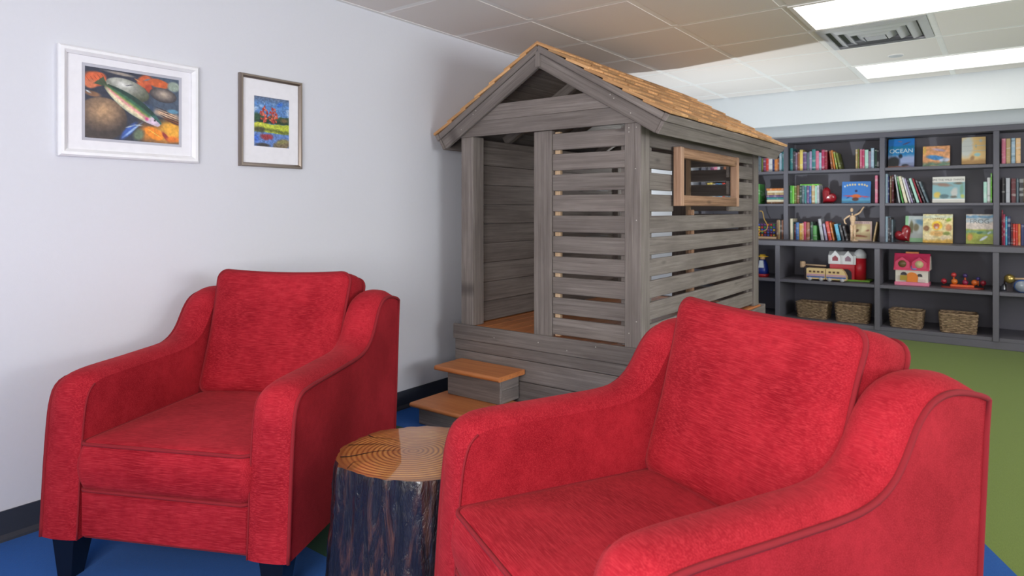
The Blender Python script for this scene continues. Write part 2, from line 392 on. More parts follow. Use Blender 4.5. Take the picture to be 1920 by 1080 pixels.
def fish_painting():
    p = Paint(190, 140, (52, 58, 76)); u, v = p.u, p.v
    p.lay(np.clip(fbm(u, v, 9, 3) * 1.6 - .5, 0, 1), (36, 40, 56)).lay(np.clip(fbm(u, v, 12, 13) * 2.2 - 1.25, 0, 1), (120, 132, 150))
    p.band(.60, 1.1, (214, 130, 40), .25, .3); p.lay(np.clip((.62 - u) / .1, 0, 1), (44, 48, 66))
    p.lay(np.clip((u - .62) / .1, 0, 1) * np.clip((.62 - v) / .08, 0, 1), (70, 84, 104))
    p.ell(.93, .78, .24, .2, 0, (236, 170, 58), .6, .5).ell(.86, .56, .2, .07, 18, (214, 180, 150), .6, .5).ell(.95, .66, .15, .04, 20, (120, 70, 40), .5, .6)
    for k in range(5): p.ell(.84 + .03 * k, .5 + .045 * k, .16, .008, 22, (52, 36, 40), .6)
    p.ell(.64, .50, .11, .09, -20, (58, 76, 104), .4, .4).ell(.62, .47, .06, .02, 30, (120, 148, 176), .5).ell(.93, .50, .08, .04, 0, (90, 140, 168), .4)
    # leaves
    p.ell(.10, .16, .13, .11, -20, (206, 96, 56), .25, .5).ell(.05, .24, .08, .08, 0, (214, 118, 80), .3, .4)
    for k in range(5): p.ell(.03 + .035 * k, .18 - .02 * k, .05, .004, 60, (150, 52, 30), .6)
    p.ell(.08, .38, .1, .05, 10, (134, 96, 70), .4, .4).ell(.62, .10, .09, .12, 35, (198, 92, 54), .3, .5).ell(.78, .10, .12, .07, 10, (206, 96, 48), .3, .5).ell(.66, .2, .05, .08, 0, (170, 64, 40), .4, .4)
    p.ell(.36, .04, .2, .03, 5, (150, 140, 130), .5, .5).ell(.94, .12, .09, .09, 0, (146, 160, 148), .3, .2)
    # stones
    d, x, y = p.r(.16, .72, .27, .32, 10); sh = np.clip(1 - np.sqrt((x + .0) ** 2 + (y + .4) ** 2), 0, 1)[..., None]
    st = np.array([62, 52, 50]) * (1 - sh) + np.array([206, 164, 122]) * sh; p.lay(np.clip((1 - d) / .06, 0, 1), st * (1 + .3 * (fbm(u, v, 16, 8)[..., None] - .5)))
    d, x, y = p.r(.43, .26, .25, .15, 22); sh = np.clip(1 - np.sqrt((x + .3) ** 2 + (y + .3) ** 2) * .8, 0, 1)[..., None]
    st = np.array([70, 74, 58]) * (1 - sh) + np.array([214, 214, 210]) * sh; p.lay(np.clip((1 - d) / .06, 0, 1), st * (1 + .25 * (fbm(u, v, 14, 21)[..., None] - .5)))
    d, x, y = p.r(.82, .27, .16, .11, 14); sh = np.clip(1 - np.sqrt((x) ** 2 + (y + .1) ** 2), 0, 1)[..., None]
    st = np.array([58, 54, 60]) * (1 - sh) + np.array([196, 178, 160]) * sh; p.lay(np.clip((1 - d) / .06, 0, 1), st)
    # water under the fish
    p.ell(.44, .86, .05, .2, 32, (56, 92, 176), .5, .3).ell(.48, .84, .018, .2, 40, (146, 176, 220), .6, .2).ell(.55, .9, .07, .11, 10, (104, 120, 96), .5, .5)
    # fish
    ax = Vector((.66, .57)).normalized(); t = (u - .13) * ax.x + (v - .17) * ax.y; sd = -(u - .13) * ax.y + (v - .17) * ax.x; L = .86
    tt = np.clip(t / L, 0, 1); hw = .018 + .1 * np.sin(np.pi * np.clip((tt - .08) / .96, 0, 1)) ** .8; hw = np.where(tt < .12, .02 + (.12 - tt) * .5, hw)
    ins = np.clip((hw - np.abs(sd)) / .008, 0, 1) * (t > 0) * (t < L); q = sd / hw
    col = np.zeros(u.shape + (3,))
    for lo, cc in ((-1.2, (28, 58, 52)), (-.55, (58, 104, 76)), (-.2, (132, 150, 80)), (.02, (224, 150, 150)), (.3, (226, 210, 176)), (.7, (170, 176, 150)), (1.0, (60, 84, 96))):
        k = np.clip((q - lo) / .22, 0, 1)[..., None]; col = col * (1 - k) + np.array(cc) * k
    hd = np.clip((tt - .80) / .05, 0, 1)[..., None]; col = col * (1 - hd) + (np.array((206, 186, 204)) * (q[..., None] > -.35) + np.array((50, 98, 92)) * (q[..., None] <= -.35)) * hd
    tl = np.clip((.2 - tt) / .1, 0, 1)[..., None]; col = col * (1 - tl) + np.array((64, 78, 56)) * tl
    p.ell(.36, .37, .2, .035, 35, (46, 44, 66), .4, .3); p.lay(ins, col * (1 + .25 * (fbm(u, v, 26, 31)[..., None] - .5)))
    p.ell(.635, .655, .03, .035, 0, (196, 70, 130), .7).ell(.725, .665, .012, .016, 0, (20, 20, 28), .4)
    rs = np.random.RandomState(8)
    for k in range(26):   # ripples and pebbles
        x, y = rs.rand(), rs.rand()
        if abs((x - .13) * ax.y - (y - .17) * ax.x) > .13 and not (x < .45 and y > .4): p.ell(x, y, .03 + .04 * rs.rand(), .006 + .01 * rs.rand(), rs.uniform(-30, 40), [(186, 198, 206), (34, 36, 52), (206, 140, 84), (96, 120, 140)][k % 4], .7, .4)
    # front leaf
    p.ell(.72, .86, .13, .085, 38, (238, 140, 36), .15, .3).ell(.72, .86, .13, .006, 38, (250, 206, 90), .5).ell(.85, .9, .03, .1, -30, (150, 50, 50), .4, .3).ell(.93, .93, .09, .06, 0, (226, 120, 40), .5, .5)
    return p.grain(.16, 40)
def landscape_painting():
    p = Paint(110, 150, (88, 132, 190)); u, v = p.u, p.v
    p.lay(np.clip(fbm(u, v * 1.6, 5, 2) * 3.2 - 1.4, 0, 1) * (v < .5), (206, 218, 230)).lay(np.clip(.14 - v, 0, .14) / .14 * .8, (92, 98, 116))
    p.ell(.74, .12, .13, .06, -15, (50, 104, 196), .7)
    p.band(.36, .53, (52, 78, 54), .03, .12).band(.44, .54, (30, 52, 40), .04, .1).ell(.08, .42, .1, .12, 0, (44, 80, 56), .4, .5).ell(.85, .44, .14, .06, 0, (120, 96, 64), .6, .6)
    rs = np.random.RandomState(3)
    for cx, cy in ((.29, .35), (.54, .35)):
        p.ell(cx, cy + .12, .012, .08, 0, (70, 44, 36), .4)
        for k in range(46):
            a, q = rs.rand() * 6.28, rs.rand() ** .5; yy = cy + .16 * q * math.sin(a)
            p.ell(cx + (.07 + .10 * (yy - cy + .16) / .32) * q * math.cos(a), yy, .035, .022, rs.rand() * 90, [(176, 54, 46), (206, 84, 62), (150, 40, 42), (224, 116, 84)][k % 4], .5)
    p.band(.52, .72, (186, 196, 62), .02, .06).band(.62, .73, (88, 100, 42), .06, .14).ell(.14, .66, .2, .08, 0, (74, 76, 48), .5, .5).ell(.12, .56, .2, .03, 0, (206, 206, 76), .6, .4)
    p.band(.71, 1.1, (96, 128, 190), .03, .05).ell(.36, .80, .22, .08, 0, (148, 50, 60), .5, .7).ell(.06, .84, .1, .1, 0, (60, 104, 200), .6, .3)
    p.ell(.25, .97, .24, .05, 0, (64, 60, 62), .4, .4).ell(.82, .93, .32, .13, -8, (118, 104, 80), .35, .5).ell(.8, .88, .2, .05, -8, (140, 136, 86), .6, .8)
    return p.grain(.3, 34, 9)
def picture(y0, y1, z0, z1, fw, fd, fmat, mat_in, art, label, gap=None, bevel=.6):
    Wd, Hd = y1 - y0, z1 - z0
    t = thing('framed_picture', (0.001, (y0 + y1) / 2, z0), 0, label, 'picture')
    M = AX((0, -Wd / 2, 0), (0, 1, 0), (-1, 0, 0), (0, 0, 1))  # local x along the wall, -y into the room
    pr = [(0, 0), (0, -fd * .7), (fw * .25, -fd), (fw * .6, -fd), (fw, -fd * bevel), (fw, 0)]
    fb = MB(); n = len(pr); vs = []
    for cx, cz, sx, sz in ((0, 0, 1, 1), (Wd, 0, -1, 1), (Wd, Hd, -1, -1), (0, Hd, 1, -1)):
        for a, b in pr: vs.append((cx + sx * a, b, cz + sz * a))
    fb.add(vs, [(k * n + i, k * n + (i + 1) % n, ((k + 1) % 4) * n + (i + 1) % n, ((k + 1) % 4) * n + i) for k in range(4) for i in range(n)]).build('frame', fmat, t, M)
    a0, a1, b0, b1 = [v for v in art[0]]
    a0 -= y0; a1 -= y0; b0 -= z0; b1 -= z0; e = gap or 0
    mm = MB()
    for x0, x1, q0, q1 in ((fw * .9, a0 - e, fw * .9, Hd - fw * .9), (a1 + e, Wd - fw * .9, fw * .9, Hd - fw * .9), (a0 - e, a1 + e, fw * .9, b0 - e), (a0 - e, a1 + e, b1 + e, Hd - fw * .9)):
        mm.box(x0, x1, -.006, -.0035, q0, q1)
    mm.build('mat_board', mat_in, t, M)
    MB().box(fw * .5, Wd - fw * .5, -.003, 0, fw * .5, Hd - fw * .5).build('backing', plain((188, 188, 198), .7), t, M)
    link('artwork', art[1].mesh('artwork', a1 - a0, b1 - b0, M_ART), t, M @ Matrix.Translation((a0, -.0034, b0)))
M_WFRAME = plain((240, 240, 243), .4); M_MAT = plain((236, 235, 240), .8)
picture(.897, 1.413, 1.333, 1.741, .028, .026, M_WFRAME, M_MAT, ((.988, 1.336, 1.408, 1.676), fish_painting()), 'white framed painting of a trout over river stones and autumn leaves', gap=.011)
picture(1.602, 1.927, 1.334, 1.754, .018, .022, plain((150, 138, 128), .28, .85), M_MAT, ((1.677, 1.860, 1.430, 1.661), landscape_painting()), 'slim bronze framed print of red trees beside a marsh pond')

# ================================================================ playhouse
XC, YF, YBK = .78, 2.88, 4.755
PX0, PX1 = .205, 1.356
H = thing('playhouse', (XC, (YF + YBK) / 2, 0), 0, 'grey stained wooden playhouse with cedar shingle roof, on a plank platform', 'playhouse')
HI = Matrix.Translation((-XC, -(YF + YBK) / 2, 0))
_bm = {}
def board_me(L, Wd, T, mat, c=.003):
    k = (round(L, 3), round(Wd, 3), round(T, 3), mat.name)
    if k not in _bm: _bm[k] = MB().cbox(-L / 2, L / 2, -Wd / 2, Wd / 2, -T / 2, T / 2, c).mesh('board', mat)
    return _bm[k]
def board(name, x0, x1, y0, y1, z0, z1, mat=M_GREY, ax=None, parent=None, inv=HI):
    """axis-aligned board in world coordinates, grain along its longest side"""
    d = (x1 - x0, y1 - y0, z1 - z0); o = sorted(range(3), key=lambda i: -d[i])
    if ax is not None: o = [ax] + [i for i in o if i != ax]
    E = [Vector((1, 0, 0)), Vector((0, 1, 0)), Vector((0, 0, 1))]
    a, b = E[o[0]], E[o[1]]; c = a.cross(b)
    M = AX(((x0 + x1) / 2, (y0 + y1) / 2, (z0 + z1) / 2), a, b, c)
    return link(name, board_me(d[o[0]], d[o[1]], d[o[2]], mat), parent or H, inv @ M)
ZP = .469
# platform
PL, PR_ = .16, 1.392
board('trim_board', PL, PR_, 2.858, 2.880, .383, ZP)
zs = [.383, .318, .2, .085, 0.004]
for a, b in zip(zs, zs[1:]): board('platform_plank', PL + .006, PR_ - .006, 2.870, 2.892, b + .0015, a - .0015)
for xa, xb in ((PL, PL + .022), (PR_ - .022, PR_)):
    board('trim_board', xa, xb, 2.882, YBK + .02, .383, ZP - .014)
    for a, b in zip(zs, zs[1:]): board('platform_plank', xa + .004 if xa < 1 else xa - .004, xb + .004 if xa < 1 else xb - .004, 2.893, YBK, b + .0015, a - .0015)
for a, b in zip([ZP] + zs, zs): board('platform_plank', PL, PR_, YBK + .021, YBK + .04, b + .0015, a - .0015)
nf = 13; fw = (PR_ - PL - .05) / nf
for i in range(nf): board('floor_plank', PL + .025 + i * fw + .001, PL + .025 + (i + 1) * fw - .001, 2.882, YBK + .018, .44, .462, M_CEDAR)
# posts
for y0, y1 in ((YF, YF + .1), (YBK - .1, YBK)):
    board('corner_post', PX0, PX0 + .09, y0, y1, ZP - .006, 1.56); board('corner_post', PX1 - .088, PX1, y0, y1, ZP - .006, 1.56)
# front and rear walls: doorway on the left, slats on the right
NS, SH, SG = 10, .087, .0211
for fy, sgn in ((YF, 1), (YBK, -1)):
    p0, p1 = sorted((fy + sgn * .004, fy + sgn * .042)); board('door_post', .723, .837, p0, p1, ZP - .005, 1.556)
    s0, s1 = sorted((fy + sgn * .012, fy + sgn * .032)); b0, b1 = sorted((fy + sgn * .033, fy + sgn * .06))
    for k in range(NS):
        z = .478 + k * (SH + SG); board('slat', .838, PX1 - .089, s0, s1, z, z + SH)
    board('batten', .840, .872, b0, b1, .465, 1.55, M_PALE); board('batten', PX1 - .125, PX1 - .09, b0, b1, .465, 1.55, M_GREY)
# right wall: slats with a window; left wall: tight planks
WY0, WY1, WZ0, WZ1 = 3.262, 4.20, 1.157, 1.466
for k in range(NS):
    z = .478 + k * (SH + SG); x0, x1 = PX1 - .032, PX1 - .012
    segs = [(YF + .101, YBK - .101)]
    if z < WZ1 - .05 and z + SH > WZ0 + .05: segs = [(YF + .101, WY0 + .03), (WY1 - .03, YBK - .101)]
    for a, b in segs: board('slat', x0, x1, a, b, z, z + SH)
for yy in (3.03, 3.60, 4.60): board('batten', PX1 - .06, PX1 - .033, yy, yy + .04, .465, WZ0 - .02 if yy == 3.60 else 1.55, M_RAW if yy == 3.60 else M_GREY)
wf = thing('window_frame', (0, 0, 0)); wf.parent = H; wf.matrix_basis = HI
IDN = Matrix.Identity(4); x0, x1, e = PX1 + .0, PX1 + .042, .056
for q0, q1 in ((WZ1 - e, WZ1), (WZ0, WZ0 + e)): board('frame_rail', x0, x1, WY0 + .045, WY1 - .045, q0, q1, M_RAW, parent=wf, inv=IDN)
for q0, q1 in ((WY0, WY0 + .0445), (WY1 - .0445, WY1)): board('frame_stile', x0, x1 + .001, q0, q1, WZ0 - .001, WZ1 + .002, M_RAW2, parent=wf, inv=IDN)
zz = .466
while zz < 1.5:
    z2 = min(zz + .117, 1.555); board('wall_plank', .236, .256, YF + .04, YBK - .03, zz + .001, z2 - .001); zz = z2
# roof: local frame on each slope, u down the slope, n outward normal
AZ, EZ, HWD = 2.035, 1.592, .747; ang = math.atan2(AZ - EZ, HWD); SL = math.hypot(AZ - EZ, HWD)
RY0, RY1 = 2.834, 4.815
ca, sa = math.cos(ang), math.sin(ang)
def slope_board(name, side, u0, u1, y0, y1, n0, n1, mat=M_GREY, grain='y', lift=0.0):
    u = Vector((side * ca, 0, -sa)); n = Vector((side * sa, 0, ca)); y = Vector((0, 1, 0)); o = Vector((XC, 0, AZ))
    if lift:
        u = (u * math.cos(lift) + n * math.sin(lift)); n = u.cross(y) * (1 if (u.cross(y)).z > 0 else -1)
    c = Vector((XC, 0, AZ)) + Vector((side * ca, 0, -sa)) * ((u0 + u1) / 2) + y * ((y0 + y1) / 2) + Vector((side * sa, 0, ca)) * ((n0 + n1) / 2)
    if grain == 'y': M = AX(c, y, u, y.cross(u)); dm = (y1 - y0, u1 - u0, n1 - n0)
    elif grain == 'u': M = AX(c, u, y, u.cross(y)); dm = (u1 - u0, y1 - y0, n1 - n0)
    return link(name, board_me(*dm, mat), H, HI @ M)
NCR = 7; EXPO = (SL + .004) / NCR
for side in (1, -1):
    nd = 6
    for k in range(nd): slope_board('roof_plank', side, .012 + k * (SL - .03) / nd, .012 + (k + 1) * (SL - .03) / nd - .003, RY0 + .03, RY1 - .03, -.045, -.027)
    for yy in (3.35, 3.95, 4.55): slope_board('rafter', side, .05, SL - .10, yy, yy + .04, -.105, -.046, grain='u')
    # shingles
    for c in range(NCR):
        y = RY0 - .008; first = True
        while y < RY1 + .004:
            wd = random.choice((.09, .1, .11, .12, .13, .15)) if not (first and c % 2) else .06
            first = False; y2 = min(y + wd, RY1 + .008)
            if RY1 + .008 - y2 < .03: y2 = RY1 + .008
            slope_board('shingle', side, c * EXPO - .03 if c else .002, (c + 1) * EXPO + .004 + random.uniform(-.008, .006), y + .002, y2 - .002, -.018, -.003, M_SHING, 'u', R(4.2))
            y = y2
    # barge boards front and back, fascia along the eave
    for yb0, yb1 in ((RY0 + .008, RY0 + .03), (RY1 - .03, RY1 - .008)):
        slope_board('barge_board', side, .054, SL - .022, yb0, yb1, -.125, -.056, grain='u')
        o = -.008 if yb0 < 3 else .008
        slope_board('barge_trim', side, .020, SL - .022, yb0 + o, yb1 + o, -.055, -.021, grain='u')
    slope_board('fascia_board', side, SL - .021, SL - .003, RY0 + .004, RY1 - .004, -.122, -.056); slope_board('fascia_trim', side, SL - .021, SL + .004, RY0 - .002, RY1 + .002, -.055, -.018)
board('king_block', XC - .016, XC + .016, RY0 + .002, RY0 + .028, 1.892, 1.975, ax=2)
for xx in (-1, 1):
    u = Vector((xx * ca, 0, -sa)); n = Vector((xx * sa, 0, ca))
board('ridge_beam', XC - .02, XC + .02, RY0 + .032, RY1 - .032, 1.89, 1.95)
# gable boards, trimmed to the slope
def gable(name, z0, z1, y0, y1):
    hw = lambda z: (AZ - .052 / ca - z) / math.tan(ang) - .004
    L = 2 * hw(z0); me = MB().prism([(-hw(z0), z0), (hw(z0), z0), (hw(z1), z1), (-hw(z1), z1)], y0, y1, 1).mesh(name, M_GREY)
    return link(name, me, H, HI @ Matrix.Translation((XC, 0, 0)))
for y0, y1 in ((YF - .014, YF + .01), (YBK - .01, YBK + .014)):
    gable('gable_board', 1.557, 1.6405, y0, y1); gable('gable_board', 1.6425, 1.728, y0 + .002, y1)
board('top_plate', PX0, PX0 + .04, YF + .1, YBK - .1, 1.51, 1.556)
# nail heads
nm = MB().lathe([(.0028, 0), (.0028, .0012), (.001, .0016)], 8).mesh('nail_head', plain((214, 208, 200), .4, .3))
def nail(x, y, z, d=(0, -1, 0)):
    dz = Vector(d); o = link('nail_head', nm, H, HI @ Matrix.Translation((x, y, z)) @ dz.to_track_quat('Z', 'Y').to_matrix().to_4x4())
for dx, dz in ((-.02, 0), (.02, 0), (-.02, -.02), (.02, -.94), (-.02, -1.0), (.015, -.2), (.02, -.45)): nail(1.312 + dx, YF, 1.535 + dz)
for dx, dz in ((.0, .0), (.03, .012), (.02, -.02), (.11, -.1)):
    for sd in (1, -1): nail(XC + sd * (.43 + dx), RY0 + .008, 1.70 + dz)
for dx, dz in ((0, 0), (-.022, 0), (0, -.02), (-.022, -.02), (-.25, .04), (-.42, .0), (-.6, .02), (-.9, .01)): nail(1.37 + dx, 2.858, .41 + dz)

# ---------------------------------------------------------------- steps in front of the doorway
ST = thing('wooden_steps', (.47, 2.66, 0), 0, 'two-step wooden stair with orange cedar treads in front of the playhouse door', 'steps')
SI = Matrix.Translation((-.47, -2.66, 0))
def sboard(name, *a, mat=M_GREY, ax=None): return board(name, *a, mat=mat, ax=ax, parent=ST, inv=SI)
def tread(x0, x1, y0, y1, z0, z1):
    r = (z1 - z0) / 2; pr = [(y1, z0), (y1, z1)] + [(y0 + r - r * math.sin(a), (z0 + z1) / 2 + r * math.cos(a)) for a in [math.pi * k / 8 for k in range(9)]]
    c = ((x0 + x1) / 2, (y0 + y1) / 2, (z0 + z1) / 2)
    me = MB().prism([(p - c[1], q - c[2]) for p, q in pr], x0 - c[0], x1 - c[0], 0).mesh('tread', M_CEDAR)
    link('tread', me, ST, SI @ Matrix.Translation(c))
sboard('riser', .268, .655, 2.470, 2.488, .002, .088); sboard('riser', .272, .645, 2.690, 2.708, .112, .248)
sboard('side_panel', .268, .286, 2.489, 2.856, .002, .088); sboard('side_panel', .637, .655, 2.489, 2.856, .002, .088)
sboard('side_panel', .272, .290, 2.709, 2.856, .112, .248); sboard('side_panel', .627, .645, 2.709, 2.856, .112, .180); sboard('side_panel', .627, .645, 2.709, 2.856, .181, .248)
tread(.228, .70, 2.440, 2.80, .0885, .1115); tread(.230, .683, 2.625, 2.857, .2485, .274)

# ================================================================ armchairs
CW, LEG, ARM = .414, .134, .128
prof = [(0, .134), (.008, .26), (.016, .38), (.026, .49), (.034, .54), (.048, .578), (.075, .598), (.12, .604), (.19, .606), (.27, .607), (.36, .610), (.44, .612), (.50, .618), (.545, .632), (.58, .655), (.605, .685), (.625, .718), (.645, .748), (.67, .773), (.705, .789), (.75, .793), (.80, .785), (.835, .776), (.858, .766)]
def chaikin(p, n=1):
    for _ in range(n):
        q = [p[0]]
        for a, b in zip(p, p[1:]): q += [tuple(.75 * x + .25 * y for x, y in zip(a, b)), tuple(.25 * x + .75 * y for x, y in zip(a, b))]
        p = q + [p[-1]]
    return p
PT = chaikin(prof, 1); REAR = (.805, .134)
def chair_arm(side):
    pts = PT + [(.850, .70), (.830, .45), REAR]; n = len(pts); m = 13; NT_ = len(PT)
    vs = []
    for i, (y, z) in enumerate(pts):
        a = pts[max(0, i - 1)]; b = pts[min(n - 1, i + 1)]; ty, tz = b[0] - a[0], b[1] - a[1]; l = math.hypot(ty, tz); ny, nz = -tz / l, ty / l
        k = i / n
        h = .009 if z < .5 and y < .1 else (.027 if i < NT_ - 5 else .027 * max(0, (NT_ - 1 - i) / 5))
        if y < .1 and .45 < z: h = .009 + .018 * min(1, (z - .45) / .15)
        for j in range(m):
            u = j / (m - 1); ar = h * (1 - abs(2 * u - 1) ** 2.6)
            vs.append((side * (CW - u * ARM), y + ny * ar, z + nz * ar))
    fs = [(i * m + j, i * m + j + 1, (i + 1) * m + j + 1, (i + 1) * m + j) for i in range(n - 1) for j in range(m - 1)]
    if side > 0: fs = [f[::-1] for f in fs]
    mb = MB().add(vs, fs, 0, True)
    for j in (0, m - 1):
        vv = [vs[i * m + j] for i in range(n)]; mb.add(vv, [list(range(n)) if (j == 0) == (side < 0) else list(range(n))[::-1]])
    mb.add([vs[0], vs[m - 1], vs[(n - 1) * m + m - 1], vs[(n - 1) * m]], [(0, 1, 2, 3)])
    return mb
def rrect(w, h, r, dip=0.0, n=6, nside=10):
    """rounded rectangle outline, counter-clockwise, sides drawn in by dip at their middle"""
    P = []
    for cx, cy, a0 in ((w / 2 - r, h / 2 - r, 0), (-w / 2 + r, h / 2 - r, 90), (-w / 2 + r, -h / 2 + r, 180), (w / 2 - r, -h / 2 + r, 270)):
        for k in range(n + 1):
            a = R(a0 + 90 * k / n); P.append((cx + r * math.cos(a), cy + r * math.sin(a)))
        nx_ = P[-1]
        ends = {0: (-w / 2 + r, h / 2), 90: (-w / 2, -h / 2 + r), 180: (w / 2 - r, -h / 2), 270: (w / 2, h / 2 - r)}[a0]
        for k in range(1, nside):
            t = k / nside; P.append((nx_[0] + (ends[0] - nx_[0]) * t, nx_[1] + (ends[1] - nx_[1]) * t))
    out = []
    for x, y in P:
        fx, fy = 1 - (2 * x / w) ** 2, 1 - (2 * y / h) ** 2
        out.append((x * (1 - 2 * dip / w * max(0, fy) * min(1, abs(2 * x / w) ** 6)), y * (1 - 2 * dip / h * max(0, fx) * min(1, abs(2 * y / h) ** 6))))
    return out
def cushion(w, h, t, r, puff_f, puff_b, dip=0.0, bulge=.008, wr=0.0):
    """front face at +z; returns MB and the two seam outlines"""
    O = rrect(w, h, r, dip); n = len(O); rings = []
    K = 8
    def face(sg, puff):
        L = []
        for k in range(K):
            s = 1 - (1 - k / K) ** 1.0; f = 1 - s * .97
            f = math.cos(s * math.pi / 2 * .98); z = puff * math.sin(s * math.pi / 2) ** .85
            L.append([(x * f, y * f, sg * (t / 2 + z)) for x, y in O])
        return L
    band = []
    for k in range(1, 6):
        q = k / 6; e = 1 + bulge * math.sin(math.pi * q) * 2 / min(w, h) * 1.0
        band.append([(x * e, y * e, t / 2 - t * q) for x, y in O])
    fr = face(1, puff_f); bk = face(-1, puff_b)
    rings = fr[::-1] + band + bk
    if wr:
        rings = [[(x, y, z + wr * math.sin(x * 31 + y * 17) * math.cos(y * 23 - x * 9)) for x, y, z in rg] for rg in rings]
    vs = [p for rg in rings for p in rg]; N = len(rings)
    fs = [(i * n + j, (i + 1) * n + j, (i + 1) * n + (j + 1) % n, i * n + (j + 1) % n) for i in range(N - 1) for j in range(n)]
    c0 = len(vs); vs += [(0, 0, t / 2 + puff_f), (0, 0, -t / 2 - puff_b)]
    fs += [(j, (j + 1) % n, c0) for j in range(n)] + [((N - 1) * n + (j + 1) % n, (N - 1) * n + j, c0 + 1) for j in range(n)]
    return MB().add(vs, fs, 0, True), [(x * 1.004, y * 1.004, t / 2) for x, y in O], [(x * 1.004, y * 1.004, -t / 2) for x, y in O]
M_LEG = plain((16, 15, 18), .25, coat=.4)
def make_chair(loc, rz, label):
    t = thing('armchair', (loc[0], loc[1], 0), rz, label, 'armchair', 'red armchairs around the stump table')
    for s in (-1, 1):
        a = chair_arm(s).build('arm', M_RED, t)
        MB().tube([(s * (CW + .001), y, z) for y, z in PT + [(.850, .70), (.830, .45), REAR]], .0062).build('piping', M_PIPE, a)
        MB().tube([(s * (CW - ARM), y - .001, z) for y, z in PT[:13]], .0026).build('seam', M_PIPE, a)
    iw = CW - ARM
    fr = MB().cbox(-iw - .002, iw + .002, .008, .70, LEG, .283, .012); fr.build('front_rail', M_RED, t)
    bp = [(.70, LEG + .005), (.70, .43), (.795, .74), (.82, .772), (.845, .774), (.858, .762), (.830, .45), (.805, LEG)]
    MB().prism(bp, -iw - .01, iw + .01, 0).build('back_frame', M_RED, t)
    # seat cushion
    sy0, sy1, z0, z1 = .006, .66, .285, .425
    mb, s1, s2 = cushion(2 * iw - .004, sy1 - sy0, z1 - z0, .03, .022, .0, 0, .012)
    T = Matrix.Translation((0, (sy0 + sy1) / 2, (z0 + z1) / 2)); c = mb.build('seat_cushion', M_RED, t, T)
    for q in (s1, s2): MB().tube(q, .0056, 6, True).build('piping', M_PIPE, c)
    # back cushion
    hh, th, tl = .480, .135, R(16)
    mb, s1, s2 = cushion(2 * iw + .004, hh, th, .045, .042, .02, .012, .006, .0016)
    ux = Vector((1, 0, 0)); uy = Vector((0, math.sin(tl), math.cos(tl))); uz = ux.cross(uy)
    base = Vector((0, .556, .432)); o = base + uy * hh / 2 - uz * th / 2
    c = mb.build('back_cushion', M_RED, t, AX(o, ux, uy, uz))
    for q in (s1, s2): MB().tube(q, .006, 6, True).build('piping', M_PIPE, c)
    for sx in (-1, 1):
        for y, yb in ((.055, .045), (.74, .77)):
            x = sx * (CW - .062); q = []
            for e, cx, cy, z in ((.024, x + sx * .0, yb, 0.0), (.040, x, y, LEG + .002)):
                q += [(cx - e, cy - e, z), (cx + e, cy - e, z), (cx + e, cy + e, z), (cx - e, cy + e, z)]
            MB().add(q, [(3, 2, 1, 0), (4, 5, 6, 7)] + [(a, (a + 1) % 4, 4 + (a + 1) % 4, 4 + a) for a in range(4)]).build('leg', M_LEG, t)
    return t
make_chair((.764, .9106), .4521, 'whole red chenille armchair by the left wall, under the framed pictures')
make_chair((1.9595, 1.0164), -.4877, 'red chenille armchair in the foreground, cut off by the bottom of the photo')

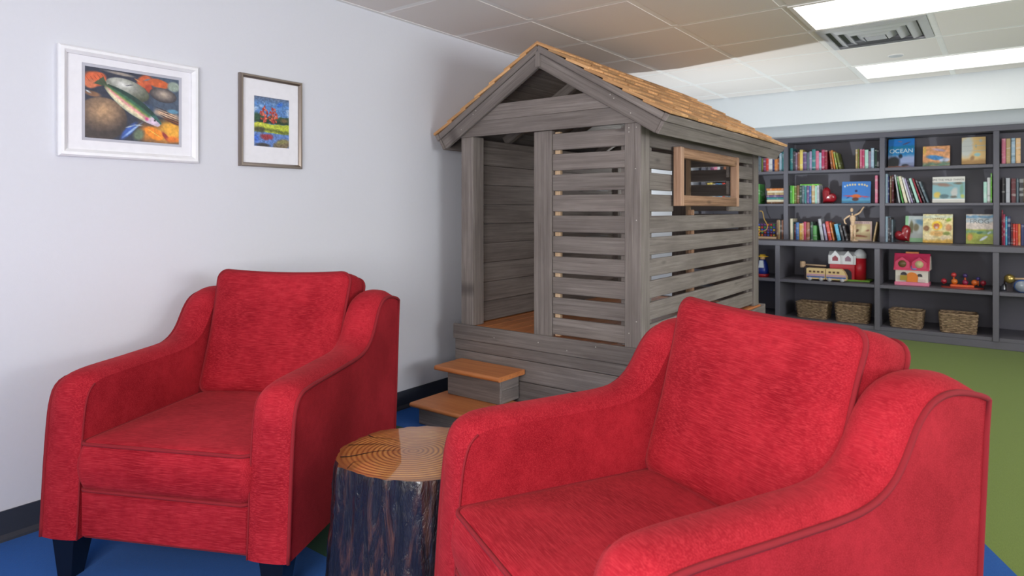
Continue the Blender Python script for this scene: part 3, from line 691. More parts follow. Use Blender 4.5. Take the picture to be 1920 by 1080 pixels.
# ================================================================ stump table
def stump():
    cx, cy, ZT = 1.359, 1.380, .42
    t = thing('stump_table', (cx, cy, 0), .6, 'glossy varnished tree stump used as a side table between the red armchairs', 'stump table')
    n, rows = 128, 26; rs = np.random.RandomState(4)
    an = np.linspace(0, 2 * np.pi, n, endpoint=False)
    lo = sum(a * np.cos(k * an + p) for k, a, p in ((2, .006, .5), (3, .005, 2), (5, .003, 1), (9, .002, 4)))
    bark = np.cumsum(rs.randn(n)) ; bark = np.interp(np.arange(n), np.arange(n), np.sin(an * 17 + 1.3 * np.sin(an * 7)) * .0045 + np.sin(an * 31 + np.sin(an * 5)) * .003)
    vs = []
    for i in range(rows):
        f = i / (rows - 1); z = ZT * f
        rad = .252 - .026 * f + .010 * (1 - f) ** 3
        wob = np.sin(an * 23 + 6 * f + 2 * np.sin(an * 3)) * .0016 * math.sin(9 * f) + rs.randn(n) * .0009
        edge = -.0015 * max(0, (f - .96) / .04)
        r = rad + lo + bark * (1 if f < .97 else .5) + wob + edge
        for k in range(n): vs.append((r[k] * math.cos(an[k]), r[k] * math.sin(an[k]), z))
    fs = [(i * n + k, i * n + (k + 1) % n, (i + 1) * n + (k + 1) % n, (i + 1) * n + k) for i in range(rows - 1) for k in range(n)] + [list(range(n))[::-1]]
    m = NT('varnished_bark'); tc = m.n('TexCoord').outputs['Object']
    a = m.noise(26, tc, (1, 1, .16), 5, .65, .8); b = m.noise(7, tc, (1, 1, .35), 3)
    c = m.ramp(a, [(.35, srgb(12, 10, 16)), (.52, srgb(30, 22, 28)), (.62, srgb(92, 58, 44)), (.75, srgb(136, 94, 70))])
    c = m.mix(m.ramp(b, [(.4, (0, 0, 0, 1)), (.6, (.8, .8, .8, 1))]), c, srgb(18, 16, 24))
    m.set(Base_Color=c, Roughness=.4, Coat_Weight=.8, Coat_Roughness=.06).bump(a, .9, .02)
    MB().add(vs, fs, 0, True).build('trunk', m.mat, t)
    # sawn face, slightly domed varnish
    top = vs[-n:]; w = NT('sawn_rings'); tc = w.n('TexCoord').outputs['Object']
    mp = w.n('Mapping', {'Vector': tc, 'Location': (.01, .012, 0), 'Scale': (1, 1.12, 1)})
    wv = w.n('TexWave', {'Vector': mp.outputs[0], 'Scale': 21, 'Distortion': 1.3, 'Detail': 3, 'Detail Scale': .9}, wave_type='RINGS', rings_direction='Z').outputs['Fac']
    nz = w.noise(9, tc, detail=5)
    c = w.ramp(wv, [(0, srgb(116, 66, 26)), (.35, srgb(176, 114, 48)), (1, srgb(204, 146, 76))]); c = w.mix(w.ramp(nz, [(.4, (0, 0, 0, 1)), (.7, (.75, .75, .75, 1))]), c, srgb(150, 84, 30))
    ln = w.n('VectorMath', {0: tc, 1: (1, 1, 0)}, operation='MULTIPLY').outputs[0]; ln = w.n('VectorMath', {0: ln}, operation='LENGTH').outputs['Value']
    c = w.mix(w.ramp(ln, [(.0, (.5, .5, .5, 1)), (.1, (.1, .1, .1, 1)), (.19, (0, 0, 0, 1)), (.222, (.75, .75, .75, 1))]), c, srgb(112, 62, 26))
    w.set(Base_Color=c, Roughness=.4, Coat_Weight=1, Coat_Roughness=.03)
    tv = []; K = 6
    for k in range(K): tv += [(x * (1 - k / K), y * (1 - k / K), ZT + .0035 * math.sin(k / K * math.pi / 2)) for x, y, z in top]
    tf = [(k * n + j, k * n + (j + 1) % n, (k + 1) * n + (j + 1) % n, (k + 1) * n + j) for k in range(K - 1) for j in range(n)]
    tv.append((0, 0, ZT + .0036)); tf += [((K - 1) * n + j, (K - 1) * n + (j + 1) % n, len(tv) - 1) for j in range(n)]
    MB().add(tv, tf, 0, True).build('sawn_top', w.mat, t)
    MD = plain((34, 20, 14), .5)
    for a0, r0, wd in ((200, .03, .005), (226, .05, .0075), (176, .08, .004), (60, .13, .006), (250, .15, .003)):
        a0 -= 34; L = []; Rr = []
        for k in range(9):
            f = k / 8; rr = r0 + (.221 - r0) * f; a = R(a0 + 5 * math.sin(f * 5 + a0)); L.append((rr * math.cos(a), rr * math.sin(a))); Rr.append(wd * (.12 + .88 * f) * .5)
        q = []
        for (x, y), e, k in zip(L, Rr, range(9)):
            a = math.atan2(y, x); zt = ZT + .0035 * math.sin(max(0, 1 - math.hypot(x, y) / .222) * math.pi / 2) + .0012
            q += [(x - e * math.sin(a), y + e * math.cos(a), zt), (x + e * math.sin(a), y - e * math.cos(a), zt)]
        MB().add(q, [(2 * k, 2 * k + 1, 2 * k + 3, 2 * k + 2) for k in range(8)]).build('crack', MD, t)
stump()

# ================================================================ bookcase
YU, YL, YBACK = 6.9, 6.6, 7.18
S1, S2, S3, L1, L0 = 1.525, 1.195, .835, .467, .093
DV = [.141, .991, 1.842, 2.692, 3.542, 4.392]; DW = .042
BC = thing('bookcase', ((DV[0] + DV[-1]) / 2, YBACK, 0), 0, 'long built-in dark grey bookcase with deeper lower cabinets along the back wall', 'bookcase')
BI = Matrix.Translation((-(DV[0] + DV[-1]) / 2, -YBACK, 0))
def cb(name, x0, x1, y0, y1, z0, z1): return MB().cbox(x0, x1, y0, y1, z0, z1, .002).build(name, M_CASE, BC, BI)
e0, e1 = DV[0] - DW / 2, DV[-1] + DW / 2
cb('back_panel', e0, e1, YBACK - .012, YBACK, .002, 1.84)
cb('plinth', e0, e1, YL + .012, YL + .03, .001, .062); cb('ledge', e0 - .004, e1 + .004, YL - .006, YBACK - .013, .79, S3)
cb('top_panel', e0, e1, YU, YBACK - .013, 1.806, 1.852)
for x in DV:
    cb('divider', x - DW / 2, x + DW / 2, YL, YBACK - .013, .063, .7895); cb('divider', x - DW / 2, x + DW / 2, YU, YBACK - .013, S3 + .0005, 1.8055)
for a, b in zip(DV, DV[1:]):
    a += DW / 2 + .0005; b -= DW / 2 + .0005
    cb('shelf', a, b, YL + .012, YBACK - .013, L0 - .03, L0); cb('shelf', a, b, YL + .004, YBACK - .013, L1 - .028, L1)
    cb('shelf', a, b, YU + .004, YBACK - .013, S2 - .022, S2); cb('shelf', a, b, YU + .004, YBACK - .013, S1 - .027, S1)

# ---------------------------------------------------------------- books
PAGE = plain((226, 218, 200), .8)
CN = {'teal': (58, 128, 132), 'dark grey': (74, 70, 76), 'mauve': (134, 108, 132), 'rust': (150, 92, 62), 'yellow': (232, 206, 110), 'purple': (110, 84, 128), 'slate': (92, 108, 118),
      'lavender': (164, 150, 184), 'pink': (216, 120, 146), 'pale blue': (160, 186, 204), 'magenta': (184, 58, 98), 'crimson': (150, 34, 54), 'orange': (212, 128, 62), 'lime': (172, 186, 84),
      'olive': (112, 118, 50), 'tan': (186, 158, 112), 'white': (216, 214, 216), 'black': (44, 40, 46), 'dark green': (40, 72, 58), 'green': (76, 150, 70), 'bright green': (120, 196, 74),
      'brown': (122, 88, 62), 'blue': (66, 110, 170), 'navy': (48, 56, 104), 'cream': (222, 212, 184), 'peach': (232, 190, 140), 'red': (206, 62, 48), 'sky blue': (84, 172, 206), 'maroon': (96, 34, 42),
      'silver': (178, 180, 188), 'mint': (168, 210, 196), 'ochre': (204, 158, 66), 'plum': (120, 58, 96)}
ORD = ['first', 'second', 'third', 'fourth', 'fifth', 'sixth', 'seventh', 'eighth', 'ninth', 'tenth', 'eleventh', 'twelfth', 'thirteenth', 'fourteenth', 'fifteenth', 'sixteenth', 'seventeenth', 'eighteenth']
_spine = {}
def cover_mat(cn):
    if cn not in _spine:
        t = NT('book_cover'); tc = t.n('TexCoord').outputs['Object']; c = srgb(*CN[cn]); oi = t.n('ObjectInfo').outputs['Random']
        off = t.n('CombineXYZ', {'X': oi, 'Y': oi, 'Z': t.n('Math', {0: oi, 1: 9.}, operation='MULTIPLY').outputs[0]}).outputs[0]
        v = t.n('VectorMath', {0: tc, 1: off}, operation='ADD').outputs[0]
        nz = t.noise(16, v, (.4, .4, 2.2), 3)  # printed bands and lettering blocks down the spine
        lt = tuple(min(1, x * .5 + .38) for x in c[:3]) + (1,)
        cc = t.mix(t.ramp(nz, [(.56, (0, 0, 0, 1)), (.60, (.6, .6, .6, 1))]), c, lt); cc = t.mix(t.ramp(nz, [(.34, (.55, .55, .55, 1)), (.38, (0, 0, 0, 1))]), cc, tuple(x * .4 for x in c[:3]) + (1,))
        t.set(Base_Color=cc, Roughness=.4); _spine[cn] = t.mat
    return _spine[cn]
def book_mb(w, h, d):
    """closed book standing on z=0: spine at y=0 facing -y, thickness along x"""
    c = min(.003, w * .16); mb = MB()
    pr = [(0, d), (0, .004), (w * .18, .0008), (w / 2, 0), (w * .82, .0008), (w, .004), (w, d), (w - c, d), (w - c, .006), (c, .006), (c, d)]
    mb.prism([(x, y) for x, y in pr], 0, h, 2, 0)
    mb.box(c, w - c, .006, d - .004, .003, h - .003, 1); return mb
def book(x, y, z, w, h, d, cn, label, lean=0, group=None, rot=None):
    M = Matrix.Translation((x, y, z)) @ (Matrix.Rotation(lean, 4, 'Y') if rot is None else rot)
    o = book_mb(w, h, d).build('book', [cover_mat(cn), PAGE], None, M)
    return tag(o, label, 'book', group)
def row(specs, shelf, where, group, y=6.935, pyref=None):
    """specs: (px left, px right, py top, colour, lean in degrees) measured on the spines"""
    last = -9
    for i, s in enumerate(specs):
        p0, p1, pt, cn = s[:4]; ln = R(s[4]) if len(s) > 4 else 0
        a, b = un(p0, pt, 1, y), un(p1, pt, 1, y); h = max(.1, a.z - shelf - .001); w = max(.007, b.x - a.x - .0012)
        h = h / max(.8, math.cos(ln)); x = max(a.x, last + .0008)
        if ln == 0: last = x + w
        zoff = .0012 + (w * math.sin(ln) if ln > 0 else 0)
        kind = 'leaning ' if abs(ln) > .05 else ''
        book(x, y + random.uniform(0, .012), shelf + zoff, w, h, random.uniform(.16, .19), cn, f'{kind}{cn} book, {ORD[i]} from left {where}', ln, group)
        if ln: last = x + w * math.cos(ln) + .0005
def px_list(start, cols, step, top, jit=2):
    out = []; p = start
    for c in cols:
        c, k = (c, 1) if isinstance(c, str) else c
        out.append((p, p + step * k, top + random.uniform(-jit, jit), c)); p += step * k
    return out
G1 = 'picture books standing on the upper bookcase shelves'
row([(1420, 1427, 296, 'slate'), (1427, 1431, 297, 'olive'), (1431, 1436, 297, 'plum'), (1436, 1441, 297, 'red'), (1441, 1448, 298, 'white'), (1448, 1452, 299, 'navy'), (1452, 1458, 298, 'orange'), (1458, 1461, 297, 'rust'), (1461, 1466, 287, 'pale blue'), (1466, 1471, 285, 'teal')], S1, 'on the top shelf beside the playhouse eave', G1)
row([(1481, 1486, 278, 'teal'), (1486, 1491, 284, 'dark grey'), (1491, 1495, 286, 'mauve'), (1495, 1499, 285, 'rust'), (1499, 1505, 281, 'yellow'), (1505, 1512, 285, 'purple'), (1512, 1517, 286, 'slate'), (1517, 1522, 284, 'lavender'), (1522, 1529, 280, 'teal'), (1529, 1535, 283, 'pink'), (1535, 1540, 286, 'pale blue'), (1540, 1546, 281, 'magenta'), (1546, 1551, 282, 'crimson')], S1, 'in the long top-shelf row above the toy barn', G1)
def lean_group(specs, shelf, where, y=6.935):
    for i, (pb, w, pt, cn, ln) in enumerate(specs):
        b = un(pb, 380, 1, y); h = (un(pb, pt, 1, y).z - shelf) / math.cos(R(ln)); l = -R(ln)   # top tips towards the left
        x = b.x; book(x, y + random.uniform(0, .01), shelf + .0012 + max(0, w * math.sin(l)), w, h, .17, cn, f'{"leaning " if ln else "upright "}{cn} book, {ORD[i]} from left {where}', l, G1)
lean_group([(1558, .016, 283, 'rust', 6), (1563, .014, 282, 'orange', 8), (1568, .012, 285, 'lime', 10), (1573, .02, 287, 'olive', 12)], S1, 'ending the top row above the toy barn')
row([(1604, 1608, 280, 'tan'), (1608, 1611, 279, 'olive'), (1612, 1616, 280, 'pink'), (1616, 1621, 280, 'magenta'), (1621, 1628, 281, 'mint'), (1628, 1633, 284, 'mauve'), (1633, 1639, 278, 'pale blue'), (1640, 1644, 281, 'dark green'), (1644, 1648, 282, 'black')], S1, 'in the short top-shelf row above the plane book', G1)
row(px_list(1481, ['green', 'bright green', 'olive', ('brown', 1.4), 'dark green', ('slate', 1.3), 'teal', ('purple', 1.2), 'blue', ('tan', 1.6), 'mint', 'silver'], 4.05, 348, 1), S2, 'in the row left of the heart, middle shelf', G1)
gb = un(1500, 345, 1, 6.94)
tag(book_mb(.016, .175, .15).build('book', [cover_mat('bright green'), PAGE], None, Matrix.Translation((gb.x, 6.945, un(1500, 349, 1, 6.935).z + .018)) @ Matrix.Rotation(R(90), 4, 'Y')), 'thin green book lying flat on top of the middle-shelf row', 'book')
row([(1640.5, 1646, 329, 'pink')], S2, 'at the divider, right of the plane book', G1)
row([(1481, 1486, 410, 'cream'), (1486, 1488.5, 416, 'dark green'), (1488.5, 1492, 420, 'maroon'), (1492, 1498, 417, 'blue'), (1498, 1504, 419, 'ochre'), (1504, 1506.5, 418, 'peach'), (1506.5, 1511.5, 416, 'magenta'), (1511.5, 1518, 417, 'rust'), (1519, 1524, 416, 'dark green'), (1524, 1531, 423, 'green')], S3, 'on the ledge above the toy train', G1)
lean_group([(1539, .026, 411, 'silver', 8), (1547, .02, 420, 'lavender', 9), (1553.5, .028, 416, 'red', 10), (1561, .015, 418, 'orange', 10), (1570, .03, 421, 'sky blue', 11), (1579, .02, 423, 'dark grey', 12), (1586, .02, 424, 'black', 13)], S3, 'on the ledge left of the wooden figure')
lean_group([(1636, .014, 417, 'tan', -9), ], S3, 'right of the wooden figure')
# horizontal pile
yy = S2 + .001; a, b = un(1437, 360, 1, 6.935), un(1470.5, 360, 1, 6.935)
for i, cn in enumerate(['brown', 'cream', 'teal', 'purple', 'tan', 'cream', 'orange']):
    th = .023 if i else .02; L = (b.x - a.x) * random.uniform(.94, 1.0)
    M = Matrix.Translation((b.x - L - .002, 6.935, yy + th)) @ Matrix.Rotation(R(90), 4, 'Y')
    tag(book_mb(th - .0008, L, .19).build('book', [cover_mat(cn), PAGE], None, M), f'{cn} book lying {ORD[i]} from bottom of the flat pile by the playhouse', 'book', 'flat pile of books'); yy += th
row(px_list(1378, ['yellow', ('ochre', 1.5), 'white', ('blue', 1.4), 'sky blue', 'red', 'navy', ('green', 1.3)], 5, 344, 1.5), S2, 'on the middle shelf, glimpsed through the playhouse window', G1)
row(px_list(1325, ['yellow', 'yellow', 'white', 'blue', ('sky blue', 1.5), 'red', 'dark grey', 'slate'], 5.2, 344, 1.5), S2, 'at the bookcase left end, seen through the playhouse window', G1)
row(px_list(1326, ['dark grey', 'plum', 'pink', 'white', 'black', 'rust'], 6, 293, 2), S1, 'on the top shelf, seen through the playhouse window', G1)
row(px_list(1455.5, ['brown', 'tan', 'dark grey', 'rust'], 3.3, 413, 1), S3, 'on the ledge beside the bead maze', G1)
# bay above the pink toy house
row([(1660, 1664.5, 326, 'pale blue'), (1664.5, 1667, 331, 'navy')], S2, 'against the divider, left of the leaning row', G1)
lean_group([(1668.5, .012, 330, 'brown', 0), (1672.3, .012, 329, 'maroon', 0), (1685, .012, 328, 'silver', 8), (1691.5, .012, 331, 'green', 11), (1696.5, .022, 331, 'cream', 12.5), (1704.3, .014, 333, 'white', 14), (1709, .014, 335, 'lavender', 15), (1713.5, .012, 335, 'black', 15), (1719, .02, 335, 'mint', 16), (1726, .012, 335, 'crimson', 17), (1732, .014, 338, 'dark grey', 18), (1738, .016, 341, 'slate', 19)], S2, 'in the middle row above the pink toy house')
row([(1844, 1851, 341, 'mint'), (1851, 1857.5, 333, 'white'), (1857.5, 1860.5, 325, 'bright green')], S2, 'at the right end of the wide white book', G1)
row([(1660, 1664.5, 406, 'pale blue'), (1664.5, 1668, 409, 'dark grey'), (1668, 1671, 408, 'black'), (1671, 1674.5, 412, 'slate')], S3, 'on the ledge left of the small heart', G1)
# right-edge bay
row([(1878, 1886, 260, 'pink'), (1886.5, 1895, 260, 'tan'), (1895.5, 1904, 259, 'pale blue'), (1904.5, 1914, 259, 'peach')], S1, 'on the top shelf at the right photo edge', G1)
row([(1878, 1884.5, 333, 'black'), (1886, 1894, 334, 'silver'), (1896, 1905, 335, 'maroon'), (1905.5, 1910.5, 335, 'slate'), (1911, 1920, 335, 'black'), (1920, 1927, 334, 'tan')], S2, 'on the middle shelf at the right photo edge', G1)
row([(1878, 1881, 394, 'crimson'), (1881, 1885, 402, 'magenta'), (1885, 1889, 406, 'sky blue'), (1889, 1895, 406, 'navy'), (1895.5, 1899, 418, 'maroon'), (1899, 1904, 420, 'red'), (1904, 1909, 420, 'red'), (1909, 1914, 420, 'orange'), (1914, 1921, 420, 'navy')], S3, 'on the ledge at the right photo edge', G1)

# face-out books
def text_mesh(s, size, mat, parent, M):
    cu = bpy.data.curves.new('lettering', 'FONT'); cu.body = s; cu.size = size; cu.align_x = 'CENTER'; cu.extrude = .0002
    tmp = bpy.data.objects.new('tmp', cu); COL.objects.link(tmp); dg = bpy.context.evaluated_depsgraph_get(); dg.update()
    me = bpy.data.meshes.new_from_object(tmp.evaluated_get(dg)); bpy.data.objects.remove(tmp)
    me.materials.clear(); me.materials.append(mat); me.name = 'lettering'; return link('lettering', me, parent, M @ Matrix.Rotation(R(90), 4, 'X'))
def faceout(p0, p1, pt, shelf, paint, label, th=.02, y=6.98, back=9, spine='slate', yaw=0, texts=()):
    a, b = un(p0, pt, 1, y), un(p1, pt, 1, y); w = b.x - a.x; h = (a.z - shelf) * .995
    t = thing('picture_book', (a.x, y, shelf + .0015 + th * math.sin(R(back))), 0, label, 'book')
    M = Matrix.Rotation(R(yaw), 4, 'Z') @ Matrix.Rotation(R(-back), 4, 'X')
    MB().cbox(0, w, 0, .003, 0, h, .001).box(0, .003, .003, th - .003, 0, h).cbox(0, w, th - .003, th, 0, h, .001).build('cover', cover_mat(spine), t, M)
    MB().box(.004, w - .003, .0031, th - .0031, .003, h - .003).build('pages', PAGE, t, M)
    c = link('cover_print', paint.mesh('cover_print', w, h, M_COVER), t, M @ Matrix.Translation((0, -.0006, 0)))
    for s, u, v, sz, col in texts: text_mesh(s, sz, plain(col, .5), t, M @ Matrix.Translation((u * w, -.0012, (1 - v) * h)))
p = Paint(50, 60, (40, 130, 190)); p.band(.0, .34, (36, 120, 200), .05, .1).band(.22, .38, (20, 120, 140), .1, .1).band(.55, 1.2, (150, 164, 204), .1, .1).ell(.7, .17, .18, .03, -18, (90, 74, 96), .5, .3).ell(.45, .1, .12, .02, 5, (150, 110, 130), .6)
p.ell(.18, .85, .34, .26, -20, (22, 26, 34), .3, .3).ell(.48, .62, .1, .1, 0, (20, 40, 60), .5, .3).ell(.66, .95, .16, .06, 0, (26, 34, 46), .4, .2).band(.94, 1.1, (150, 90, 70), .04, .04).lay(np.clip((p.u - .55) / .4, 0, 1) * (p.v > .95), (120, 130, 180))
faceout(1665, 1714, 261, S1, p, 'blue picture book with a sea animal, titled in pale capitals, top shelf', texts=(('OCEAN', .5, .50, .055, (214, 232, 236)),), spine='navy')
p = Paint(50, 40, (226, 160, 110)); p.band(0, .35, (226, 164, 120), .2, .3).ell(.6, .2, .35, .08, 15, (190, 170, 196), .6, .5).ell(.45, .58, .42, .14, 12, (66, 136, 196), .35, .4).ell(.8, .72, .25, .14, -10, (186, 190, 210), .5, .5).band(.78, 1.1, (110, 150, 128), .15, .2).ell(.06, .2, .08, .3, 0, (236, 190, 100), .5)
faceout(1730, 1781, 275, S1, p.grain(.2, 14), 'wide picture book with an orange sky and blue river cover, top shelf', spine='rust')
p = Paint(50, 50, (226, 190, 130)); p.ell(.2, .35, .34, .5, 10, (206, 208, 202), .4, .3).band(.78, 1.1, (190, 146, 90), .12, .1).ell(.66, .66, .16, .08, 0, (160, 200, 200), .4, .2).ell(.8, .14, .08, .07, 0, (196, 192, 180), .4).ell(.6, .33, .05, .09, 0, (180, 176, 150), .4, .3).ell(.45, .78, .12, .1, -30, (170, 130, 90), .5, .4)
for k in range(5): p.band(.14 + k * .09, .155 + k * .09, (186, 190, 186), .006)
faceout(1803, 1848, 259, S1, p, 'thick cream and sand coloured picture book, right end of the top shelf', th=.055, spine='tan', y=6.97, yaw=0)
p = Paint(60, 46, (62, 124, 200)); p.band(.7, 1.1, (92, 160, 190), .2, .1).ell(.52, .69, .52, .045, 4, (196, 76, 84), .3, .1).ell(.5, .68, .17, .11, 0, (208, 104, 54), .3).ell(.48, .82, .14, .1, 0, (90, 56, 50), .35).ell(.5, .44, .06, .07, 0, (50, 50, 92), .4).ell(.22, .74, .09, .03, -35, (40, 70, 130), .5).ell(.76, .75, .12, .03, 30, (70, 120, 190), .5)
for k, (cx, cy) in enumerate(((.1, .19), (.19, .145), (.28, .125), (.37, .11), (.46, .115), (.6, .11), (.7, .115), (.79, .14), (.87, .18))): p.ell(cx, cy + .03, .035, .055, 0, (226, 206, 150) if k else (190, 214, 236), .3)
faceout(1578, 1632, 341, S2, p, 'blue picture book with a red and orange propeller plane, middle shelf', spine='navy')
p = Paint(60, 46, (222, 220, 214)); p.lay(((p.v > .2) & (p.v < .86)).astype(float), (134, 176, 184)); inn = ((p.v > .2) & (p.v < .86))
q = p.c.copy(); p.ell(.3, .3, .4, .09, 8, (150, 122, 110), .6, .6).ell(.8, .26, .2, .06, 0, (110, 104, 90), .6, .6).ell(.14, .7, .13, .16, 0, (212, 184, 88), .4, .5).ell(.38, .76, .18, .1, 0, (74, 108, 116), .4, .3).ell(.68, .62, .13, .2, 15, (196, 196, 192), .4, .6).ell(.66, .78, .14, .06, 0, (92, 92, 84), .5, .6).ell(.9, .5, .08, .3, 0, (120, 160, 140), .5, .4).ell(.93, .76, .08, .1, 0, (176, 186, 96), .5, .4)
p.c = np.where(inn[..., None], p.c, q)
faceout(1748, 1809, 332, S2, p, 'wide white bordered picture book with a jungle scene, middle shelf', spine='cream', texts=(('WHERE THE WILD THINGS ARE', .5, .15, .0225, (60, 58, 60)),))
p = Paint(44, 44, (206, 180, 172)); p.band(.13, .95, (206, 186, 144), .03, .02).lay(((p.u < .05) | (p.u > .95)).astype(float), (206, 180, 176)).ell(.5, .42, .34, .2, -25, (222, 212, 168), .4, .5).ell(.3, .5, .12, .1, -30, (120, 84, 62), .5, .7).ell(.45, .76, .42, .07, 5, (150, 92, 70), .5, .7).ell(.8, .48, .12, .07, -20, (150, 96, 80), .5, .7)
for k in range(9): p.ell(.15 + k * .085, .075, .03, .03, 0, (146, 110, 140), .3)
faceout(1594, 1634, 415, S3, p, 'square beige picture book behind the wooden artist figure on the ledge', spine='tan', y=7.0)
p = Paint(40, 50, (150, 204, 156)); p.lay((p.u > .14).astype(float) * (p.v < .84), (196, 206, 206)).ell(.7, .25, .34, .16, 20, (110, 156, 186), .6, .4).ell(.28, .4, .12, .28, 0, (120, 120, 88), .4, .5).ell(.5, .45, .16, .17, 0, (146, 140, 110), .4, .4).ell(.6, .08, .3, .07, 0, (226, 234, 236), .5)
faceout(1697, 1738, 405, S3, p, 'pale green picture book half hidden behind the golden animal book', spine='mint', y=7.03)
p = Paint(60, 66, (222, 206, 150)); p.band(0, .18, (196, 216, 220), .12, .1).ell(.48, .4, .2, .17, 0, (240, 196, 50), .2, .2).ell(.46, .42, .12, .12, 0, (186, 104, 60), .3, .3).ell(.46, .47, .06, .06, 0, (220, 190, 180), .4).ell(.12, .5, .13, .13, 0, (140, 98, 62), .4, .6).ell(.86, .46, .12, .15, 0, (196, 140, 90), .4, .6).ell(.86, .2, .12, .08, -20, (150, 176, 60), .4, .6).ell(.2, .82, .2, .14, 0, (232, 214, 170), .4, .5).ell(.78, .82, .2, .12, 0, (226, 206, 170), .4, .5).ell(.5, .68, .3, .12, 0, (206, 160, 92), .4, .5).band(.86, 1.1, (214, 166, 60), .08, .1).ell(.8, .66, .14, .08, 0, (120, 130, 60), .5, .7)
for k in range(9): p.ell(.2 + k * .07, .2 - .05 * math.sin(math.pi * k / 8), .022, .025, 0, (150, 120, 70), .4)
faceout(1730, 1786, 402, S3, p.grain(.2, 16), 'golden picture book crowded with small animals, centre of the ledge', th=.03, spine='ochre', y=6.955)
p = Paint(50, 56, (214, 200, 190)); p.band(0, .17, (64, 130, 180), .1, .1).band(.14, .3, (130, 176, 206), .12, .1).band(.48, 1.1, (150, 160, 58), .05, .05).band(.52, .68, (110, 150, 120), .08, .1).ell(.15, .78, .14, .14, 0, (206, 150, 66), .5, .5).ell(.52, .62, .14, .05, -8, (58, 110, 78), .4, .3).ell(.5, .9, .4, .1, 0, (132, 144, 40), .5, .6).ell(.66, .81, .2, .05, -28, (206, 214, 220), .3, .2).ell(.86, .62, .1, .04, -30, (176, 196, 200), .4)
faceout(1811, 1862, 402, S3, p.grain(.15, 14), 'picture book with blue sky over a green meadow, right of the ledge', spine='olive', y=6.96, texts=(('FROG', .5, .31, .054, (110, 116, 120)),))

# ---------------------------------------------------------------- toys and baskets on the shelves
def heart(p0, p1, pt, shelf, label, y, rot):
    a, b = un(p0, pt, 1, y), un(p1, pt, 1, y); w = b.x - a.x; h = (a.z - shelf) ; n = 48
    t = thing('heart_box', ((a.x + b.x) / 2, y + .04, shelf + .001), 0, label, 'heart box')
    O = []
    for k in range(n):
        s = 2 * math.pi * k / n; O.append((16 * math.sin(s) ** 3 / 17, (13 * math.cos(s) - 5 * math.cos(2 * s) - 2 * math.cos(3 * s) - math.cos(4 * s)) / 17))
    c, s_ = math.cos(rot), math.sin(rot); O = [(x * c - y_ * s_, x * s_ + y_ * c) for x, y_ in O]
    x0, x1 = min(q[0] for q in O), max(q[0] for q in O); z0, z1 = min(q[1] for q in O), max(q[1] for q in O)
    O = [((x - (x0 + x1) / 2) / (x1 - x0) * w, (z - z0) / (z1 - z0) * h) for x, z in O]; cz = h * .5
    vs = []
    for f, yy in ((.02, -.04), (.45, -.036), (.75, -.026), (.92, -.012), (1, 0), (.92, .012), (.75, .026), (.45, .036), (.02, .04)):
        vs += [(x * f, yy, cz + (z - cz) * f) for x, z in O]
    MB().add(vs, [(r * n + k, r * n + (k + 1) % n, (r + 1) * n + (k + 1) % n, (r + 1) * n + k) for r in range(8) for k in range(n)] + [list(range(n))[::-1], [8 * n + k for k in range(n)]], 0, True).build('heart', plain((150, 24, 36), .3, coat=.6), t)
    MB().cbox(-w * .28, w * .28, -.03, .03, 0, .006, .001).build('foot', plain((60, 20, 26), .4), t)
heart(1540, 1567, 351, S2, 'dark red heart shaped box beside the blue plane book', 6.95, R(-42))
heart(1676, 1707, 422, S3, 'glossy red heart shaped box in front of the pale green book', 6.93, R(38))

def mannequin():
    y = 6.93; b = un(1602, 452, 1, y); t = thing('artist_mannequin', (b.x, y, S3 + .001), 0, 'jointed wooden artist figure waving one arm on the ledge', 'mannequin')
    Z = lambda py: un(1602, py, 1, y).z - S3; X = lambda px: un(px, 420, 1, y).x - b.x; m = M_PALE
    MB().lathe([(.034, 0), (.034, .012), (.031, .014)], 24).build('base', m, t)
    MB().tube([(0, .012, .014), (0, .012, .1)], .002).build('rod', plain((150, 150, 150), .3, .8), t)
    MB().ball((X(1597), 0, Z(394)), .017, 14, (.8, .85, 1.25)).build('head', m, t)
    MB().tube([(X(1598), 0, Z(400)), (X(1598), 0, Z(405))], .006, 8).build('neck', m, t)
    MB().tube([(X(1598), 0, Z(404)), (X(1599), 0, Z(408)), (X(1599), 0, Z(414)), (X(1599), 0, Z(418)), (X(1599.5), 0, Z(423))], [.014, .027, .022, .016, .02], 12).build('torso', m, t)
    for px in (1596.5, 1602.5):
        MB().tube([(X(px), 0, Z(422)), (X(px + .3), 0, Z(431)), (X(px + .3), 0, Z(437)), (X(px), 0, Z(443)), (X(px), 0, Z(449.5))], [.013, .013, .009, .01, .006], 10).tube([(X(px), .006, .018), (X(px), -.028, .017)], [.008, .006], 8).build('leg', m, t)
    for pts in ([(1594, 404), (1587, 408.5), (1583, 412), (1584, 418), (1587, 420.5)], [(1602, 404), (1609, 401), (1613, 398), (1617, 392), (1620, 388)]):
        MB().tube([(X(a), 0, Z(c)) for a, c in pts], [.008, .008, .007, .006, .006], 8).build('arm', m, t)
mannequin()

